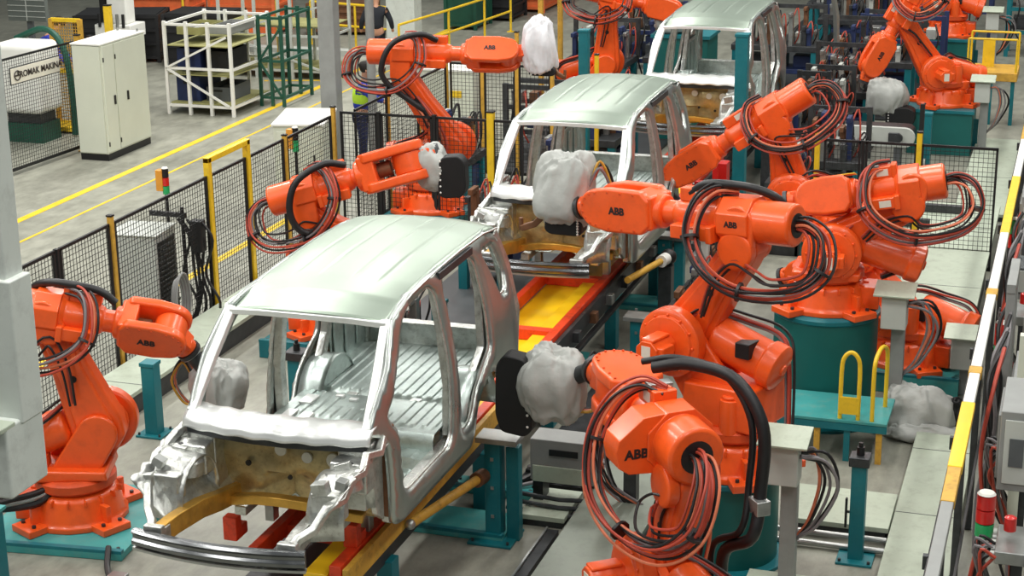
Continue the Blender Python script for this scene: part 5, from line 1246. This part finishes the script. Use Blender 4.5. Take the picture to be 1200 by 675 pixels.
red_clamp('red clamp beside the second car sliding door opening, rear one', 1.12, 22.75, 1.3)
red_clamp('red clamp right of the farthest car body rear corner', 1.15, 27.9, 1.3)
red_clamp('red clamp right of the farthest car body side opening', 1.12, 26.0, 1.2)
red_clamp('red clamp left in front of the farthest car body', -.95, 24.0, 1.0)
red_clamp('red clamp right in front of the farthest car body', .75, 24.2, 1.05)
bp_ = thing('body_side_panel', 'silver pressed panel standing upright at the top right of the farthest car', 'panel', (1.15, 33.0, 0), .3)
MB().sweep([(0, 0, .9), (.03, 0, 1.5), (.0, 0, 2.1), (-.08, 0, 2.5)], [(-.02, -.22), (.03, -.2), (.05, 0), (.03, .2), (-.02, .22), (.0, 0)]).build('sheet', 'body_side', bp_, bevel=.004); MB().box((0, 0, .45), (.1, .4, .9)).build('stand', 'dark_steel', bp_)
def gantry(label, x, y, w, d, h, m='crate_blue'):
    P = thing('equipment_frame', label, 'frame', (x, y, 0))
    for sx in (0, 1):
        for sy in (0, 1): MB().box((w*sx, d*sy, h/2), (.09, .09, h)).build('upright', m, P)
    for z in (h*.35, h*.68, h-.05):
        for sy in (0, 1): MB().box((w/2, d*sy, z), (w, .07, .08)).build('cross_beam', 'dark_steel' if sy else m, P)
    for k in range(4): MB().box((w*(.15+.23*k), d/2, h*.35+.18), (w*.17, d*.6, .28)).build('control_unit', ('dark_steel', 'crate_blue', 'grey_dark', 'steel')[k], P, bevel=.01)
    for k in range(4): MB().box((w*(.15+.23*k), d/2, h*.68+.14), (w*.12, d*.5, .2)).build('valve_group', ('steel', 'rust_steel', 'dark_steel', 'grey_light')[k], P, bevel=.01)
    for k in range(5): MB().tube(catmull([(w*(.1+.2*k), 0, h*.9), (w*(.15+.2*k), -.12, h*.7), (w*(.1+.18*k), -.08, h*.4), (w*(.2+.15*k), 0, h*.2)], 4), .018, 6).build('cable', ('rubber', 'hose_red', 'rubber', 'hose_grey', 'rubber')[k], P)
    return P
gantry('dark blue equipment frame between the farthest car and the upper right robot', 1.3, 35.9, 1.6, .7, 1.7)
gantry('dark equipment frame at the top edge right of the farthest car', 1.0, 43.5, 2.4, .8, 2.0)
gantry('dark equipment frame at the top edge behind the farthest robot', 3.9, 41.5, 1.6, .8, 1.6, 'teal')
gantry('dark equipment frame at the top middle beside the narrow door frame', -3.9, 35.4, 1.5, .7, 1.8)
gantry('equipment frame under the tall robot wrist beyond the far fence', -4.0, 28.9, 1.2, .6, 1.3, 'dark_steel')

for k, (x, y, z, l, m) in enumerate(((-11.3, 31.5, 1.545, 'olive yellow tray on the top shelf of the white rack, left one', 'olive'), (-10.7, 31.7, 1.545, 'grey tray on the top shelf of the white rack, right one', 'grey'))):
    P = thing('tray', l, 'tray', (x, y, z))
    MB().box((0, 0, .012), (.5, 1.0, .02)).build('bottom', m, P); MB().box((-.25, 0, .08), (.02, 1.0, .14)).build('side', m, P); MB().box((.25, 0, .08), (.02, 1.0, .14)).build('side', m, P); MB().box((0, -.5, .08), (.5, .02, .14)).build('side', m, P); MB().box((0, .5, .08), (.5, .02, .14)).build('side', m, P)
    for q in range(3): MB().cyl((-.12+.12*q, -.35, .07), (-.12+.12*q, .35, .07), .045, n=10).build('tube', ('dark_steel', 'steel', 'rust_steel')[q], P)

for (x, y, lab) in ((5.34, 14.35, 'valve manifold with black hoses beside the cream frame profile at right'), (5.24, 18.0, 'valve manifold with black hoses beyond the red over green signal light'), (5.24, 21.9, 'valve manifold with hoses near the end of the right mesh fence'), (5.24, 27.0, 'valve manifold with hoses at the far upper right rail')):
    copy_thing(hm, (x, y, 0), 0, lab)
machine_box('small grey junction box low beside the white rail cover at right', 5.14, 19.1, 1.25, .16, .5, .3, 'grey_dark', 7)
machine_box('dark grey junction box at right near the green topped signal light', 5.12, 23.2, 1.1, .16, .6, .4, 'grey_dark', 8)
machine_box('grey blue tall box at the far upper right picture edge', 5.32, 29.5, .5, .4, 2.0, 1.4, 'grey', 9)
cb3 = copy_thing(cbk, (5.02, 18.6, 0), 0, 'black and red cables running up beside the white rail covers')
hc = thing('cable_heap', 'dark hoses lying under the tool stand right of the nearest car', 'hoses', (1.1, 15.4, 0.04))
for k in range(8):
    MB().tube(catmull([(-.45, rnd.uniform(-.5, .3), .04), (-.1, rnd.uniform(-.3, .3), .04+.08*rnd.random()), (.2, rnd.uniform(-.3, .4), .05+.06*rnd.random()), (.35, rnd.uniform(-.2, .8), .04)], 5), .022, 7).build('hose', 'rubber' if k % 3 else 'hose_grey', hc)
